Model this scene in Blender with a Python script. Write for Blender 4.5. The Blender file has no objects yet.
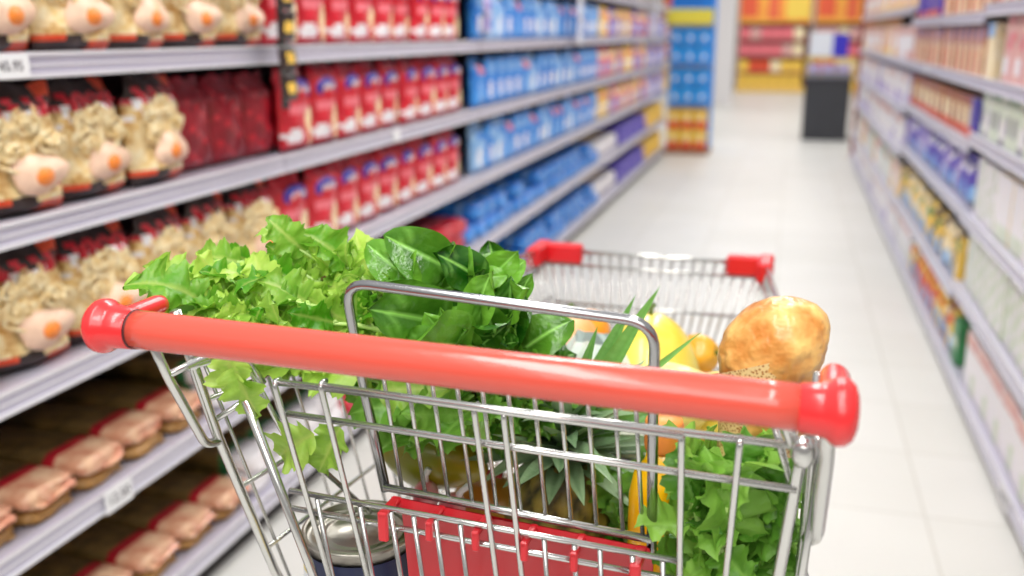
import bpy, math, random
from mathutils import Vector, Matrix, Euler
PI = math.pi
scn = bpy.context.scene
col = scn.collection

# ------------------------------------------------------------------ helpers
def s2l(c):
    return tuple((v / 12.92 if v <= .04045 else ((v + .055) / 1.055) ** 2.4) for v in c)
def rgb(r, g, b):
    return s2l((r / 255, g / 255, b / 255)) + (1,)
_m = {}
def mat(name, c, rough=.5, metal=0., var=0., scale=20., bump=0., coat=0., trans=0., emit=0., bscale=None, spec=.5, c2=None, coords='Object', stretch=None, alpha=1.):
    if name in _m: return _m[name]
    m = bpy.data.materials.new(name); m.use_nodes = True
    nt = m.node_tree; N = nt.nodes; L = nt.links
    b = N['Principled BSDF']
    b.inputs['Base Color'].default_value = c
    b.inputs['Roughness'].default_value = rough
    b.inputs['Metallic'].default_value = metal
    b.inputs['Coat Weight'].default_value = coat
    b.inputs['Specular IOR Level'].default_value = spec
    b.inputs['Transmission Weight'].default_value = trans
    b.inputs['Alpha'].default_value = alpha
    if emit:
        b.inputs['Emission Color'].default_value = c; b.inputs['Emission Strength'].default_value = emit
    if var or bump or c2:
        tc = N.new('ShaderNodeTexCoord'); mp = N.new('ShaderNodeMapping'); nz = N.new('ShaderNodeTexNoise')
        L.new(tc.outputs[coords], mp.inputs[0]); L.new(mp.outputs[0], nz.inputs[0])
        if stretch: mp.inputs['Scale'].default_value = stretch
        nz.inputs['Scale'].default_value = scale; nz.inputs['Detail'].default_value = 3
        if var or c2:
            r = N.new('ShaderNodeValToRGB')
            a = c if c2 else tuple(max(0, v * (1 - var)) for v in c[:3]) + (1,)
            d = c2 if c2 else tuple(min(1, v * (1 + var)) for v in c[:3]) + (1,)
            r.color_ramp.elements[0].position = .35; r.color_ramp.elements[1].position = .65
            r.color_ramp.elements[0].color = a; r.color_ramp.elements[1].color = d
            L.new(nz.outputs[0], r.inputs[0]); L.new(r.outputs[0], b.inputs['Base Color'])
        if bump:
            bp = N.new('ShaderNodeBump'); bp.inputs['Strength'].default_value = bump; bp.inputs['Distance'].default_value = .01
            n2 = nz
            if bscale:
                n2 = N.new('ShaderNodeTexNoise'); n2.inputs['Scale'].default_value = bscale; L.new(mp.outputs[0], n2.inputs[0])
            L.new(n2.outputs[0], bp.inputs['Height']); L.new(bp.outputs[0], b.inputs['Normal'])
    _m[name] = m
    return m

def leaf_mat(name, ca, cb, rough=.35, tr=.35):
    """leaf surface: attribute 'shade' (0..1) blends two greens, pale veins from 'vein', light shines through"""
    m = bpy.data.materials.new(name); m.use_nodes = True
    nt = m.node_tree; N = nt.nodes; L = nt.links
    b = N['Principled BSDF']; out = N['Material Output']
    at = N.new('ShaderNodeAttribute'); at.attribute_name = 'shade'
    nz = N.new('ShaderNodeTexNoise'); nz.inputs['Scale'].default_value = 60
    tc = N.new('ShaderNodeTexCoord'); L.new(tc.outputs['Object'], nz.inputs[0])
    mx = N.new('ShaderNodeMix'); mx.data_type = 'RGBA'
    ad = N.new('ShaderNodeMath'); ad.operation = 'MULTIPLY_ADD'; ad.inputs[1].default_value = .35
    sp = N.new('ShaderNodeSeparateColor'); L.new(at.outputs['Color'], sp.inputs[0])
    L.new(nz.outputs[0], ad.inputs[0]); L.new(sp.outputs[0], ad.inputs[2])
    sb = N.new('ShaderNodeMath'); sb.operation = 'SUBTRACT'; sb.inputs[1].default_value = .17; sb.use_clamp = True
    L.new(ad.outputs[0], sb.inputs[0])
    L.new(sb.outputs[0], mx.inputs['Factor']); mx.inputs['A'].default_value = ca; mx.inputs['B'].default_value = cb
    m2 = N.new('ShaderNodeMix'); m2.data_type = 'RGBA'
    L.new(sp.outputs[1], m2.inputs['Factor']); L.new(mx.outputs['Result'], m2.inputs['A'])
    m2.inputs['B'].default_value = tuple(min(1, v * 1.5 + .1) for v in cb[:3]) + (1,)
    L.new(m2.outputs['Result'], b.inputs['Base Color']); b.inputs['Roughness'].default_value = rough
    bp = N.new('ShaderNodeBump'); bp.inputs['Strength'].default_value = .35; bp.inputs['Distance'].default_value = .004
    n3 = N.new('ShaderNodeTexNoise'); n3.inputs['Scale'].default_value = 130; L.new(tc.outputs['Object'], n3.inputs[0])
    L.new(n3.outputs[0], bp.inputs['Height']); L.new(bp.outputs[0], b.inputs['Normal'])
    t = N.new('ShaderNodeBsdfTranslucent'); L.new(m2.outputs['Result'], t.inputs[0])
    ms = N.new('ShaderNodeMixShader'); ms.inputs[0].default_value = tr
    L.new(b.outputs[0], ms.inputs[1]); L.new(t.outputs[0], ms.inputs[2]); L.new(ms.outputs[0], out.inputs[0])
    return m

class MB:
    def __init__(s): s.v = []; s.f = []; s.mi = []; s.sm = []; s.c = []; s.cur = (0., 0.)
    def add(s, vs, fs, mi=0, smooth=True, cols=None):
        o = len(s.v); s.v += [tuple(v) for v in vs]
        s.c += cols if cols else [s.cur] * len(vs)
        for f in fs:
            s.f.append([i + o for i in f]); s.mi.append(mi); s.sm.append(smooth)
    def box(s, x0, x1, y0, y1, z0, z1, mi=0, b=0.):
        if b <= 0:
            vs = [(x, y, z) for x in (x0, x1) for y in (y0, y1) for z in (z0, z1)]
            s.add(vs, [(0, 1, 3, 2), (4, 6, 7, 5), (0, 4, 5, 1), (2, 3, 7, 6), (0, 2, 6, 4), (1, 5, 7, 3)], mi, False); return
        # chamfered box
        X = (x0, x0 + b, x1 - b, x1); Y = (y0, y0 + b, y1 - b, y1); Z = (z0, z0 + b, z1 - b, z1)
        vs = []; ix = {}
        def V(i, j, k):
            if (i, j, k) not in ix: ix[(i, j, k)] = len(vs); vs.append((X[i], Y[j], Z[k]))
            return ix[(i, j, k)]
        fs = [[V(0, 1, 1), V(0, 1, 2), V(0, 2, 2), V(0, 2, 1)], [V(3, 1, 1), V(3, 2, 1), V(3, 2, 2), V(3, 1, 2)],
              [V(1, 0, 1), V(2, 0, 1), V(2, 0, 2), V(1, 0, 2)], [V(1, 3, 1), V(1, 3, 2), V(2, 3, 2), V(2, 3, 1)],
              [V(1, 1, 0), V(1, 2, 0), V(2, 2, 0), V(2, 1, 0)], [V(1, 1, 3), V(2, 1, 3), V(2, 2, 3), V(1, 2, 3)]]
        for a in (0, 3):
            for c in (0, 3):
                A = 1 if a == 0 else 2; Cc = 1 if c == 0 else 2
                fs.append([V(a, Cc, 1), V(a, Cc, 2), V(A, c, 2), V(A, c, 1)])
                fs.append([V(a, 1, Cc), V(a, 2, Cc), V(A, 2, c), V(A, 1, c)])
                fs.append([V(1, a, Cc), V(2, a, Cc), V(2, A, c), V(1, A, c)])
                for e in (0, 3):
                    Ee = 1 if e == 0 else 2
                    fs.append([V(a, Cc, Ee), V(A, c, Ee), V(A, Cc, e)])
        s.add(vs, fs, mi, False)
    def tube(s, pts, r, seg=8, mi=0, closed=False, caps=True):
        P = [Vector(p) for p in pts]; n = len(P)
        R = r if isinstance(r, (list, tuple)) else [r] * n
        def tan(i):
            a = P[(i - 1) % n] if (closed or i > 0) else P[i]; b = P[(i + 1) % n] if (closed or i < n - 1) else P[i]
            return (b - a).normalized()
        t0 = tan(0); up = Vector((0, 0, 1)) if abs(t0.z) < .9 else Vector((1, 0, 0))
        u = t0.cross(up).normalized(); vs = []
        for i in range(n):
            t = tan(i); u = (u - t * u.dot(t)).normalized(); w = t.cross(u)
            for k in range(seg):
                a = 2 * PI * k / seg
                vs.append(P[i] + (u * math.cos(a) + w * math.sin(a)) * R[i])
        fs = []
        for i in range(n if closed else n - 1):
            j = (i + 1) % n
            for k in range(seg):
                l = (k + 1) % seg
                fs.append((i * seg + k, i * seg + l, j * seg + l, j * seg + k))
        if caps and not closed:
            fs.append(tuple(range(seg - 1, -1, -1))); fs.append(tuple((n - 1) * seg + k for k in range(seg)))
        s.add(vs, fs, mi, True)
    def lathe(s, prof, seg=32, mi=0, M=None, mfn=None, rfn=None):
        vs = []; fs = []; o = len(prof)
        for k in range(seg):
            a = 2 * PI * k / seg
            for i, (r, z) in enumerate(prof):
                q = r * (rfn(a, z) if rfn else 1)
                p = Vector((q * math.cos(a), q * math.sin(a), z)); vs.append(M @ p if M else p)
        base = len(s.v); s.v += [tuple(v) for v in vs]; s.c += [s.cur] * len(vs)
        for k in range(seg):
            l = (k + 1) % seg
            for i in range(o - 1):
                f = (k * o + i, l * o + i, l * o + i + 1, k * o + i + 1)
                s.f.append([x + base for x in f]); s.mi.append(mfn(i) if mfn else mi); s.sm.append(True)
    def build(s, name, mats, parent=None, loc=None):
        me = bpy.data.meshes.new(name); me.from_pydata(s.v, [], s.f)
        for m in (mats if isinstance(mats, (list, tuple)) else [mats]): me.materials.append(m)
        me.polygons.foreach_set('material_index', s.mi); me.polygons.foreach_set('use_smooth', s.sm)
        if any(c != (0., 0.) for c in s.c):
            at = me.color_attributes.new('shade', 'FLOAT_COLOR', 'POINT')
            fl = []
            for c in s.c: fl += [c[0], c[1], 0, 1]
            at.data.foreach_set('color', fl)
        me.update()
        o = bpy.data.objects.new(name, me); col.objects.link(o)
        if parent: o.parent = parent
        if loc: o.location = loc
        return o

def tag(o, label=None, cat=None, group=None, kind=None):
    if label: o['label'] = label
    if cat: o['category'] = cat
    if group: o['group'] = group
    if kind: o['kind'] = kind
    return o
def empty(name, loc=(0, 0, 0), rz=0.):
    o = bpy.data.objects.new(name, None); col.objects.link(o); o.location = loc; o.rotation_euler = (0, 0, rz)
    o.empty_display_size = .05
    return o
def copy_tree(o, parent=None):
    c = o.copy(); col.objects.link(c)
    if parent: c.parent = parent
    for ch in list(KIDS.get(o.name, [])) or [x for x in o.children]:
        copy_tree(ch, c)
    return c
KIDS = {}
def rounded(pts, r, n=5, closed=False):
    """polyline with its corners rounded to radius-ish r"""
    P = [Vector(p) for p in pts]; out = []; N = len(P)
    for i in range(N):
        if not closed and i in (0, N - 1): out.append(P[i]); continue
        a = P[i - 1]; b = P[i]; c = P[(i + 1) % N]
        da = (a - b); dc = (c - b); ra = min(r, da.length * .49); rc = min(r, dc.length * .49)
        p0 = b + da.normalized() * ra; p2 = b + dc.normalized() * rc
        for k in range(n + 1):
            t = k / n; out.append(p0 * (1 - t) ** 2 + b * 2 * t * (1 - t) + p2 * t * t)
    return out
def text_mesh(name, txt, size, m, parent, M, align='CENTER'):
    cu = bpy.data.curves.new(name, 'FONT'); cu.body = txt; cu.size = size; cu.align_x = align; cu.align_y = 'CENTER'; cu.extrude = .0003
    t = bpy.data.objects.new('t', cu); col.objects.link(t)
    dg = bpy.context.evaluated_depsgraph_get(); me = bpy.data.meshes.new_from_object(t.evaluated_get(dg))
    bpy.data.objects.remove(t); me.name = name
    me.materials.clear(); me.materials.append(m); me.transform(M)
    o = bpy.data.objects.new(name, me); col.objects.link(o); o.parent = parent
    return o

# ------------------------------------------------------------------ camera
H = 1.32
PITCH = math.radians(14.784)
fpx = 970.
dv = Vector(((794 - 512) / fpx, -(32 - 288) / fpx, -1)).normalized()
up = Vector((0, math.cos(PITCH), math.sin(PITCH)))
Xc = dv.cross(up)
R = Matrix((Xc, dv, up))            # camera axes -> world
cam = bpy.data.cameras.new('camera'); cam.sensor_width = 36; cam.lens = 36 * fpx / 1024
cam.clip_start = .05; cam.clip_end = 80
co = bpy.data.objects.new('camera', cam); col.objects.link(co)
co.matrix_world = Matrix.Translation((0, 0, H)) @ R.to_4x4()
cam.dof.use_dof = True; cam.dof.focus_distance = .84; cam.dof.aperture_fstop = 3.4
scn.camera = co

# ------------------------------------------------------------------ world and lamps
w = bpy.data.worlds.new('store_light'); scn.world = w; w.use_nodes = True
bgn = w.node_tree.nodes['Background']
tcw = w.node_tree.nodes.new('ShaderNodeTexCoord'); sx = w.node_tree.nodes.new('ShaderNodeSeparateXYZ')
rw = w.node_tree.nodes.new('ShaderNodeValToRGB')
w.node_tree.links.new(tcw.outputs['Generated'], sx.inputs[0]); w.node_tree.links.new(sx.outputs[2], rw.inputs[0])
rw.color_ramp.elements[0].position = 0.; rw.color_ramp.elements[0].color = (.45, .43, .42, 1)
rw.color_ramp.elements[1].position = .5; rw.color_ramp.elements[1].color = (1, 1, 1, 1)
w.node_tree.links.new(rw.outputs[0], bgn.inputs[0]); bgn.inputs[1].default_value = 1.0
def area(name, loc, sx_, sy_, power, c=(1, .985, .96), rot=(0, 0, 0)):
    l = bpy.data.lights.new(name, 'AREA'); l.shape = 'RECTANGLE'; l.size = sx_; l.size_y = sy_; l.energy = power; l.color = c
    o = bpy.data.objects.new(name, l); col.objects.link(o); o.location = loc; o.rotation_euler = rot
    return o
for i, y in enumerate((-.5, 3.5, 7.5, 11.5, 16, 21)):
    pw = 62 if i < 2 else 46 if i < 4 else 40
    area('ceiling_lamp', (-.75, y, 3.2), .35, 2.4, pw)
    area('ceiling_lamp', (.25, y, 3.2), .35, 2.4, pw)
area('fill_softbox', (.1, -1.6, 2.4), 2.0, 1.2, 45, rot=(math.radians(55), 0, 0))  # added soft fill from behind the camera, not a lamp of the store
scn.view_settings.view_transform = 'Standard'
scn.view_settings.look = 'None'
scn.view_settings.exposure = -0.62
scn.cycles.use_denoising = True
scn.cycles.max_bounces = 6; scn.cycles.diffuse_bounces = 3; scn.cycles.glossy_bounces = 3
scn.cycles.caustics_reflective = False; scn.cycles.caustics_refractive = False
scn.cycles.sample_clamp_indirect = 4.

# ------------------------------------------------------------------ room shell
def floor_mat():
    m = bpy.data.materials.new('floor_tiles'); m.use_nodes = True; N = m.node_tree.nodes; L = m.node_tree.links
    b = N['Principled BSDF']; tc = N.new('ShaderNodeTexCoord'); br = N.new('ShaderNodeTexBrick')
    br.offset = 0; br.inputs['Scale'].default_value = 1
    br.inputs['Brick Width'].default_value = .45; br.inputs['Row Height'].default_value = .45; br.inputs['Mortar Size'].default_value = .004
    br.inputs['Color1'].default_value = rgb(216, 214, 209); br.inputs['Color2'].default_value = rgb(211, 209, 203); br.inputs['Mortar'].default_value = rgb(196, 192, 184)
    L.new(tc.outputs['Object'], br.inputs[0])
    nz = N.new('ShaderNodeTexNoise'); nz.inputs['Scale'].default_value = 2.2; L.new(tc.outputs['Object'], nz.inputs[0])
    mr = N.new('ShaderNodeMapRange'); mr.inputs[3].default_value = .93; mr.inputs[4].default_value = 1.06; L.new(nz.outputs[0], mr.inputs[0])
    vm = N.new('ShaderNodeVectorMath'); vm.operation = 'SCALE'; L.new(br.outputs[0], vm.inputs[0]); L.new(mr.outputs[0], vm.inputs['Scale'])
    L.new(vm.outputs[0], b.inputs['Base Color']); b.inputs['Roughness'].default_value = .42
    return m
f = MB(); f.box(-6, 6, -3, 27, -.1, 0); tag(f.build('floor', floor_mat()), kind='structure')
wm = mat('wall_paint', rgb(232, 222, 210), .8, var=.04, scale=2)
f = MB(); f.box(-6, 6, 27, 27.1, 0, 4); tag(f.build('wall_back', wm), kind='structure')

# ------------------------------------------------------------------ shelving
steel = mat('shelf_steel', rgb(186, 182, 196), .45, .25, var=.03, scale=6)
railm = mat('rail_face', rgb(190, 186, 204), .4, .1, var=.03, scale=5)
railh = mat('rail_lip', rgb(226, 224, 230), .35, .1)
kick = mat('kick_plate', rgb(38, 33, 32), .6)
back = mat('back_panel', rgb(58, 44, 46), .8)
whitem = mat('paper_white', rgb(240, 240, 242), .6)
inkm = mat('ink', rgb(70, 66, 78), .7)

def shelving(y0, y1, x, sgn, zs, depth, label, backm=back, zt=1.95):
    """sgn=+1: faces +X (left side of the aisle)"""
    root = empty('shelving_unit', (x, (y0 + y1) / 2, 0), 0 if sgn > 0 else PI)
    tag(root, label, 'shelving unit', 'gondola shelving bays along the aisle')
    L = (y1 - y0) / 2 - .004
    b = MB(); b.box(-depth - .03, -depth, -L, L, 0, zt); b.build('back_panel', backm, root)
    b = MB(); b.box(-depth, -.035, -L, L, 0, zs[0] - .002); b.build('kick_plate', kick, root)
    for s in (-1, 1):
        b = MB(); b.box(-depth, -depth + .04, s * L - (.02 if s > 0 else 0), s * L + (0 if s > 0 else .02), zs[0] - .002, zt); b.build('upright', steel, root)
    for z in zs:
        b = MB(); b.box(-depth + .001, -.012, -L, L, z, z + .014); sh = b.build('shelf', steel, root)
        r = MB()
        r.box(-.012, -.001, -L, L, z - .024, z + .021, 0)
        r.box(-.002, .003, -L, L, z + .014, z + .021, 1); r.box(-.002, .003, -L, L, z - .024, z - .016, 1)
        r.box(-.002, .0006, -L, L, z - .004, z, 1)
        r.build('price_rail', [railm, railh], sh)
    return root
LX = -1.285; RX = .665
LZ = [.09, .395, .69, .98, 1.265, 1.56]
Lb = [.55, 2.33, 4.06, 5.9, 7.6, 9.25, 10.85]
names = ['nearest bay of left shelving holding clear noodle bags', 'left shelving bay with red pasta bags behind the hanging strip',
         'left shelving bay where the blue packets begin', 'left shelving bay of pale blue and orange packets',
         'left shelving bay with white sacks on its low shelves', 'left shelving bay beside the blue display tower']
for i in range(6): shelving(Lb[i], Lb[i + 1], LX, 1, LZ, .42, names[i])
Rb = [.9, 2.45, 4.03, 6.35, 8.6, 10.9]
RZ = [[.055, .365, .645, .935, 1.14, 1.40]] * 2 + [[.055, .325, .655, .90, 1.14, 1.375]] + [[.055, .30, .60, .86, 1.14, 1.45]] * 2
rn = ['nearest bay of right shelving, mostly beyond the frame', 'right shelving bay with pink packs over white cartons', 'right shelving bay with brown boxes over purple packs',
      'right shelving bay of pale mixed packs in the middle distance', 'farthest bay of right shelving near the black counter']
for i in range(5): shelving(Rb[i], Rb[i + 1], RX, -1, RZ[i], .42, rn[i], mat('back_panel_light', rgb(96, 84, 88), .8))

# ------------------------------------------------------------------ product builders (front faces +X, width along Y, base at z=0)
def pouch(name, w_, h_, d_, fn, mats, nu=14, nv=16, lump=0., seed=0, pin=.35):
    rnd = random.Random(seed); ph = [rnd.uniform(0, 6.28) for _ in range(6)]
    m = MB()
    for side in (1, -1):
        vs = []; fs = []; mi = []
        for j in range(nv + 1):
            v = j / nv
            for i in range(nu + 1):
                u = i / nu
                prof = (1 - abs(2 * u - 1) ** 2.6) ** .6
                vert = min(1, (v / .08) ** .5) * (1 if v < .7 else max(0, 1 - ((v - .7) / .3) ** 1.5 * 1.0))
                x = side * d_ / 2 * prof * vert
                if side > 0 and lump:
                    x += lump * prof * vert * (math.sin(9 * u + ph[0] + 3 * v) * math.sin(11 * v + ph[1]) + .5 * math.sin(23 * u + ph[2]) * math.sin(19 * v + ph[3]))
                ww = w_ * (1 - .10 * math.sin(PI * min(1, v * 1.1)) * 0 - (pin * .25 * (v - .75) / .25 if v > .75 else 0))
                vs.append((x + .012 * math.sin(5 * v + ph[4]) * (v > .8), (u - .5) * ww, v * h_ + .004 * math.sin(12 * u + ph[5]) * (v > .9)))
        base = len(m.v); m.v += vs; m.c += [(0., 0.)] * len(vs)
        for j in range(nv):
            for i in range(nu):
                a = j * (nu + 1) + i
                q = [a, a + 1, a + nu + 2, a + nu + 1]
                if side < 0: q.reverse()
                m.f.append([x + base for x in q]); m.mi.append(fn((i + .5) / nu, (j + .5) / nv, side)); m.sm.append(True)
    return m.build(name, mats)
def lay(p, us, v):
    return abs(us - p) < v
def disc(m, y, z, ry, rz, x, mi=0, n=18, th=.0):
    vs = [(x + .004, y, z)] + [(x, y + ry * math.cos(2 * PI * k / n), z + rz * math.sin(2 * PI * k / n)) for k in range(n)]
    vs += [(x - .006, y + ry * math.cos(2 * PI * k / n), z + rz * math.sin(2 * PI * k / n)) for k in range(n)]
    fs = [(0, 1 + k, 1 + (k + 1) % n) for k in range(n)] + [(1 + k, 1 + n + k, 1 + n + (k + 1) % n, 1 + (k + 1) % n) for k in range(n)]
    m.add(vs, fs, mi, True)

P = dict(
    noodle=mat('noodle_yellow', rgb(242, 208, 138), .3, c2=rgb(255, 240, 200), scale=55, bump=.6, coat=.3),
    noodle2=mat('noodle_tan', rgb(206, 154, 80), .35, c2=rgb(250, 224, 164), scale=45, bump=.6, coat=.3),
    peach=mat('peach_print', rgb(252, 212, 184), .4, var=.05, scale=40), yolk=mat('yolk_print', rgb(245, 138, 50), .4),
    black=mat('black_print', rgb(40, 30, 30), .35, c2=rgb(64, 50, 46), scale=30), orange=mat('orange_print', rgb(222, 70, 34), .35, c2=rgb(240, 96, 60), scale=40),
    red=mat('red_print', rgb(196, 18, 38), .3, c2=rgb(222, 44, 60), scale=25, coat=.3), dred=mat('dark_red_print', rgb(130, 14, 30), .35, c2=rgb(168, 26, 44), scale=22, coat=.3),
    pink=mat('pink_print', rgb(236, 120, 130), .35), cream=mat('cream_print', rgb(248, 222, 168), .4, c2=rgb(252, 238, 206), scale=35),
    navy=mat('navy_print', rgb(66, 56, 170), .3), white=mat('white_print', rgb(246, 242, 244), .35), blue=mat('blue_print', rgb(30, 112, 214), .3, c2=rgb(70, 158, 236), scale=18, coat=.3),
    lblue=mat('light_blue_print', rgb(120, 178, 236), .35, c2=rgb(166, 206, 244), scale=20), violet=mat('violet_print', rgb(84, 66, 176), .35, c2=rgb(120, 104, 204), scale=20),
    lav=mat('lavender_print', rgb(176, 160, 212), .4, c2=rgb(204, 192, 228), scale=20), yellow=mat('yellow_print', rgb(248, 198, 62), .4, c2=rgb(252, 214, 104), scale=20),
    brown=mat('brown_print', rgb(170, 104, 70), .5, c2=rgb(214, 150, 112), scale=30), olive=mat('olive_film', rgb(104, 84, 44), .3, c2=rgb(160, 128, 70), scale=26, coat=.4),
    green=mat('green_print', rgb(50, 120, 70), .4, c2=rgb(70, 150, 90), scale=20), pgreen=mat('pale_green_print', rgb(214, 226, 200), .5, c2=rgb(232, 238, 222), scale=12),
    seal=mat('pink_seal', rgb(214, 142, 110), .4, c2=rgb(240, 198, 160), scale=28, bump=.6, coat=.3), rose=mat('rose_print', rgb(214, 156, 156), .5, c2=rgb(236, 192, 180), scale=12),
    sky=mat('sky_print', rgb(14, 150, 244), .35, c2=rgb(60, 176, 250), scale=12), grey=mat('grey_print', rgb(150, 150, 156), .5), clear=mat('film', rgb(235, 225, 205), .15, coat=.6), spag=mat('spaghetti', rgb(196, 150, 84), .45, c2=rgb(140, 96, 48), scale=60, stretch=(1, 4, 4)))
MN = list(P); ML = [P[k] for k in MN]; I = {k: i for i, k in enumerate(MN)}

def noodle_fn(seed):
    r = random.Random(seed); off = r.uniform(-.03, .03)
    def fn(u, v, side):
        if v < .10: return I['black'] if u < .55 + off else I['orange']
        if v < .17: return I['orange'] if u < .25 else I['black'] if u < .5 else I['noodle']
        if v > .9: return I['orange'] if u > .7 else I['black']
        if v > .74: return I['red'] if int(u * 9 + v * 6) % 2 == 0 else (I['white'] if v < .82 else I['black'])
        if side > 0 and abs(u - .8) < .1 and abs(v - .27) < .07: return I['red']
        if v > .6 and u < .4: return I['white'] if int(u * 14 + v * 20) % 3 == 0 else I['noodle2']
        return I['noodle2'] if math.sin(13 * u + 4 * v + seed) * math.sin(9 * v + seed * 2) > .25 else I['noodle']
    return fn
def noodle_bag(seed, w_=.19, h_=.235):
    root = pouch('noodle_bag', w_, h_, .085, noodle_fn(seed), ML, 18, 20, lump=.010, seed=seed)
    m = MB()   # curled noodle nests pressing on the film
    r = random.Random(seed + 50)
    for (y, z, R_) in ((-.045, .115, .034), (.04, .13, .032), (-.01, .165, .03), (-.05, .155, .026)):
        for k in range(4):
            rr = R_ * (1 - .24 * k); n = 16; tl = r.uniform(-.6, .6); oy, oz, pq = r.uniform(-.008, .008), r.uniform(-.008, .008), r.uniform(0, 6)
            m.tube([(.040 + .004 * k + .004 * math.sin(3 * a + k) + tl * .01 * math.sin(a), y + oy + rr * (1 + .22 * math.sin(2 * a + pq)) * math.cos(a), z + oz + rr * (.75 + .2 * math.sin(3 * a + pq)) * math.sin(a)) for a in [2 * PI * q / n for q in range(n)]], .0045, 5, 0, closed=True)
    m.build('noodle_nest', P['noodle'], root)
    m = MB()
    vs = []; n = 24
    for k in range(n):
        a = 2 * PI * k / n; q = 1 + .12 * math.sin(3 * a + seed)
        vs.append((.049, .010 + .062 * q * math.cos(a), .074 + .036 * q * math.sin(a)))
    m.add([(.054, .012, .072)] + vs + [(.040, v[1], v[2]) for v in vs], [(0, 1 + k, 1 + (k + 1) % n) for k in range(n)] + [(1 + k, 1 + n + k, 1 + n + (k + 1) % n, 1 + (k + 1) % n) for k in range(n)], 0)
    pl = m.build('serving_picture', P['peach'], root)
    m = MB(); disc(m, .016, .068, .020, .017, .0545, 0); m.build('egg_yolk', P['yolk'], pl)
    m = MB()
    for i in range(6):
        y = -.062 + i * .021
        m.add([(.034, y, .176), (.036, y + .012, .176), (.028, y + .016, .205), (.026, y + .004, .208)], [(0, 1, 2, 3)], 0, False)
        m.add([(.034, y + .003, .188), (.037, y + .018, .19), (.034, y + .018, .195), (.032, y + .003, .195)], [(0, 1, 2, 3)], 0, False)
    m.build('brand_lettering', P['red'], root)
    return root

def red_fn(seed):
    def fn(u, v, side):
        if v < .06: return I['dred']
        if side > 0:
            if .62 < u < .92 and .08 < v < .48: return I['cream']
            if u < .5 and .1 < v < .26 and (u - .25) ** 2 / .05 + (v - .18) ** 2 / .006 < 1: return I['white']
            if .42 < v < .55 and .15 < u < .8: return I['pink']
        if v > .93: return I['dred']
        return I['red']
    return fn
def red_bag(seed, w_=.165, h_=.235):
    root = pouch('pasta_bag', w_, h_, .07, red_fn(seed), ML, 16, 18, lump=.005, seed=seed)
    m = MB(); disc(m, -.002, h_ * .72, w_ * .36, .030, .030, 0)
    b = m.build('blue_badge', P['navy'], root)
    m = MB()
    for i in range(6):
        y = -.036 + i * .0125; z = h_ * .72 + (.003 if i % 2 else -.002)
        m.add([(.037, y, z - .007), (.037, y + .009, z - .006), (.037, y + .009, z + .008), (.037, y, z + .007)], [(0, 1, 2, 3)], 0, False)
    m.build('badge_lettering', P['white'], b)
    return root
def blue_fn(base, acc, seed):
    def fn(u, v, side):
        if v > .9: return I[base]
        if side > 0:
            if .16 < u < .42 and .14 < v < .5: return I['white'] if seed % 3 else I['lblue']
            if .7 < v < .84 and .2 < u < .8: return I[acc]
            if u > .7 and v < .4: return I['lblue']
        return I[base]
    return fn
def simple_bag(name, base, acc, seed, w_=.15, h_=.22):
    return pouch(name, w_, h_, .07, blue_fn(base, acc, seed), ML, 10, 12, lump=.004, seed=seed)
def carton(name, w_, h_, d_, base, fn=None, nu=6, nv=8):
    """printed carton: front face split in a grid so that its print follows fn"""
    m = MB(); b = .004
    m.box(-d_ / 2, d_ / 2 - .001, -w_ / 2, w_ / 2, 0, h_, I[base], b)
    if fn:
        for j in range(nv):
            for i in range(nu):
                k = fn((i + .5) / nu, (j + .5) / nv)
                if k is None: continue
                y0 = -w_ / 2 + b + (w_ - 2 * b) * i / nu; y1 = -w_ / 2 + b + (w_ - 2 * b) * (i + 1) / nu
                z0 = b + (h_ - 2 * b) * j / nv; z1 = b + (h_ - 2 * b) * (j + 1) / nv
                m.add([(d_ / 2, y0, z0), (d_ / 2, y1, z0), (d_ / 2, y1, z1), (d_ / 2, y0, z1)], [(0, 1, 2, 3)], I[k], False)
    return m.build(name, ML)
def lying_pack(name, w_, h_, d_, endm, bodym, edgem, seed):
    """long pack lying down, its sealed end towards the aisle"""
    r = random.Random(seed); m = MB(); n = 14; vs = []; st = [0, .04, .12, .22, .3, .6, .95, 1.0]
    for j, t in enumerate(st):
        x = d_ / 2 - t * d_
        sc = (.72, .94, 1, 1, 1, 1, .97, .4)[j]
        for k in range(n):
            a = 2 * PI * k / n; ca, sa = math.cos(a), math.sin(a)
            e = (abs(ca) ** 5 + abs(sa) ** 5) ** (-1 / 5)
            q = sc * (1 + .05 * math.sin(5 * a + j * 2 + seed))
            vs.append((x + (r.uniform(-.007, .007) if j < 2 else 0), ca * e * w_ / 2 * q * (1 + (r.uniform(-.07, .04) if j < 3 else 0)), h_ / 2 + (r.uniform(-.003, .0) if j < 3 and sa > 0 else 0) + sa * e * h_ / 2 * min(q, 1.0)))
    fs = []; mis = []
    for j in range(len(st) - 1):
        for k in range(n):
            l = (k + 1) % n; fs.append((j * n + k, j * n + l, (j + 1) * n + l, (j + 1) * n + k)); mis.append(I[endm] if j < 3 else I[edgem] if j < 4 else I[bodym])
    for f_, mi_ in zip(fs, mis): pass
    base = len(m.v); m.add(vs, [], 0)
    for f_, mi_ in zip(fs, mis): m.f.append(list(f_)); m.mi.append(mi_); m.sm.append(True)
    m.f.append(list(range(n))[::-1]); m.mi.append(I[endm]); m.sm.append(False)
    m.f.append([(len(st) - 1) * n + k for k in range(n)]); m.mi.append(I[bodym]); m.sm.append(False)
    return m.build(name, ML)

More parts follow.
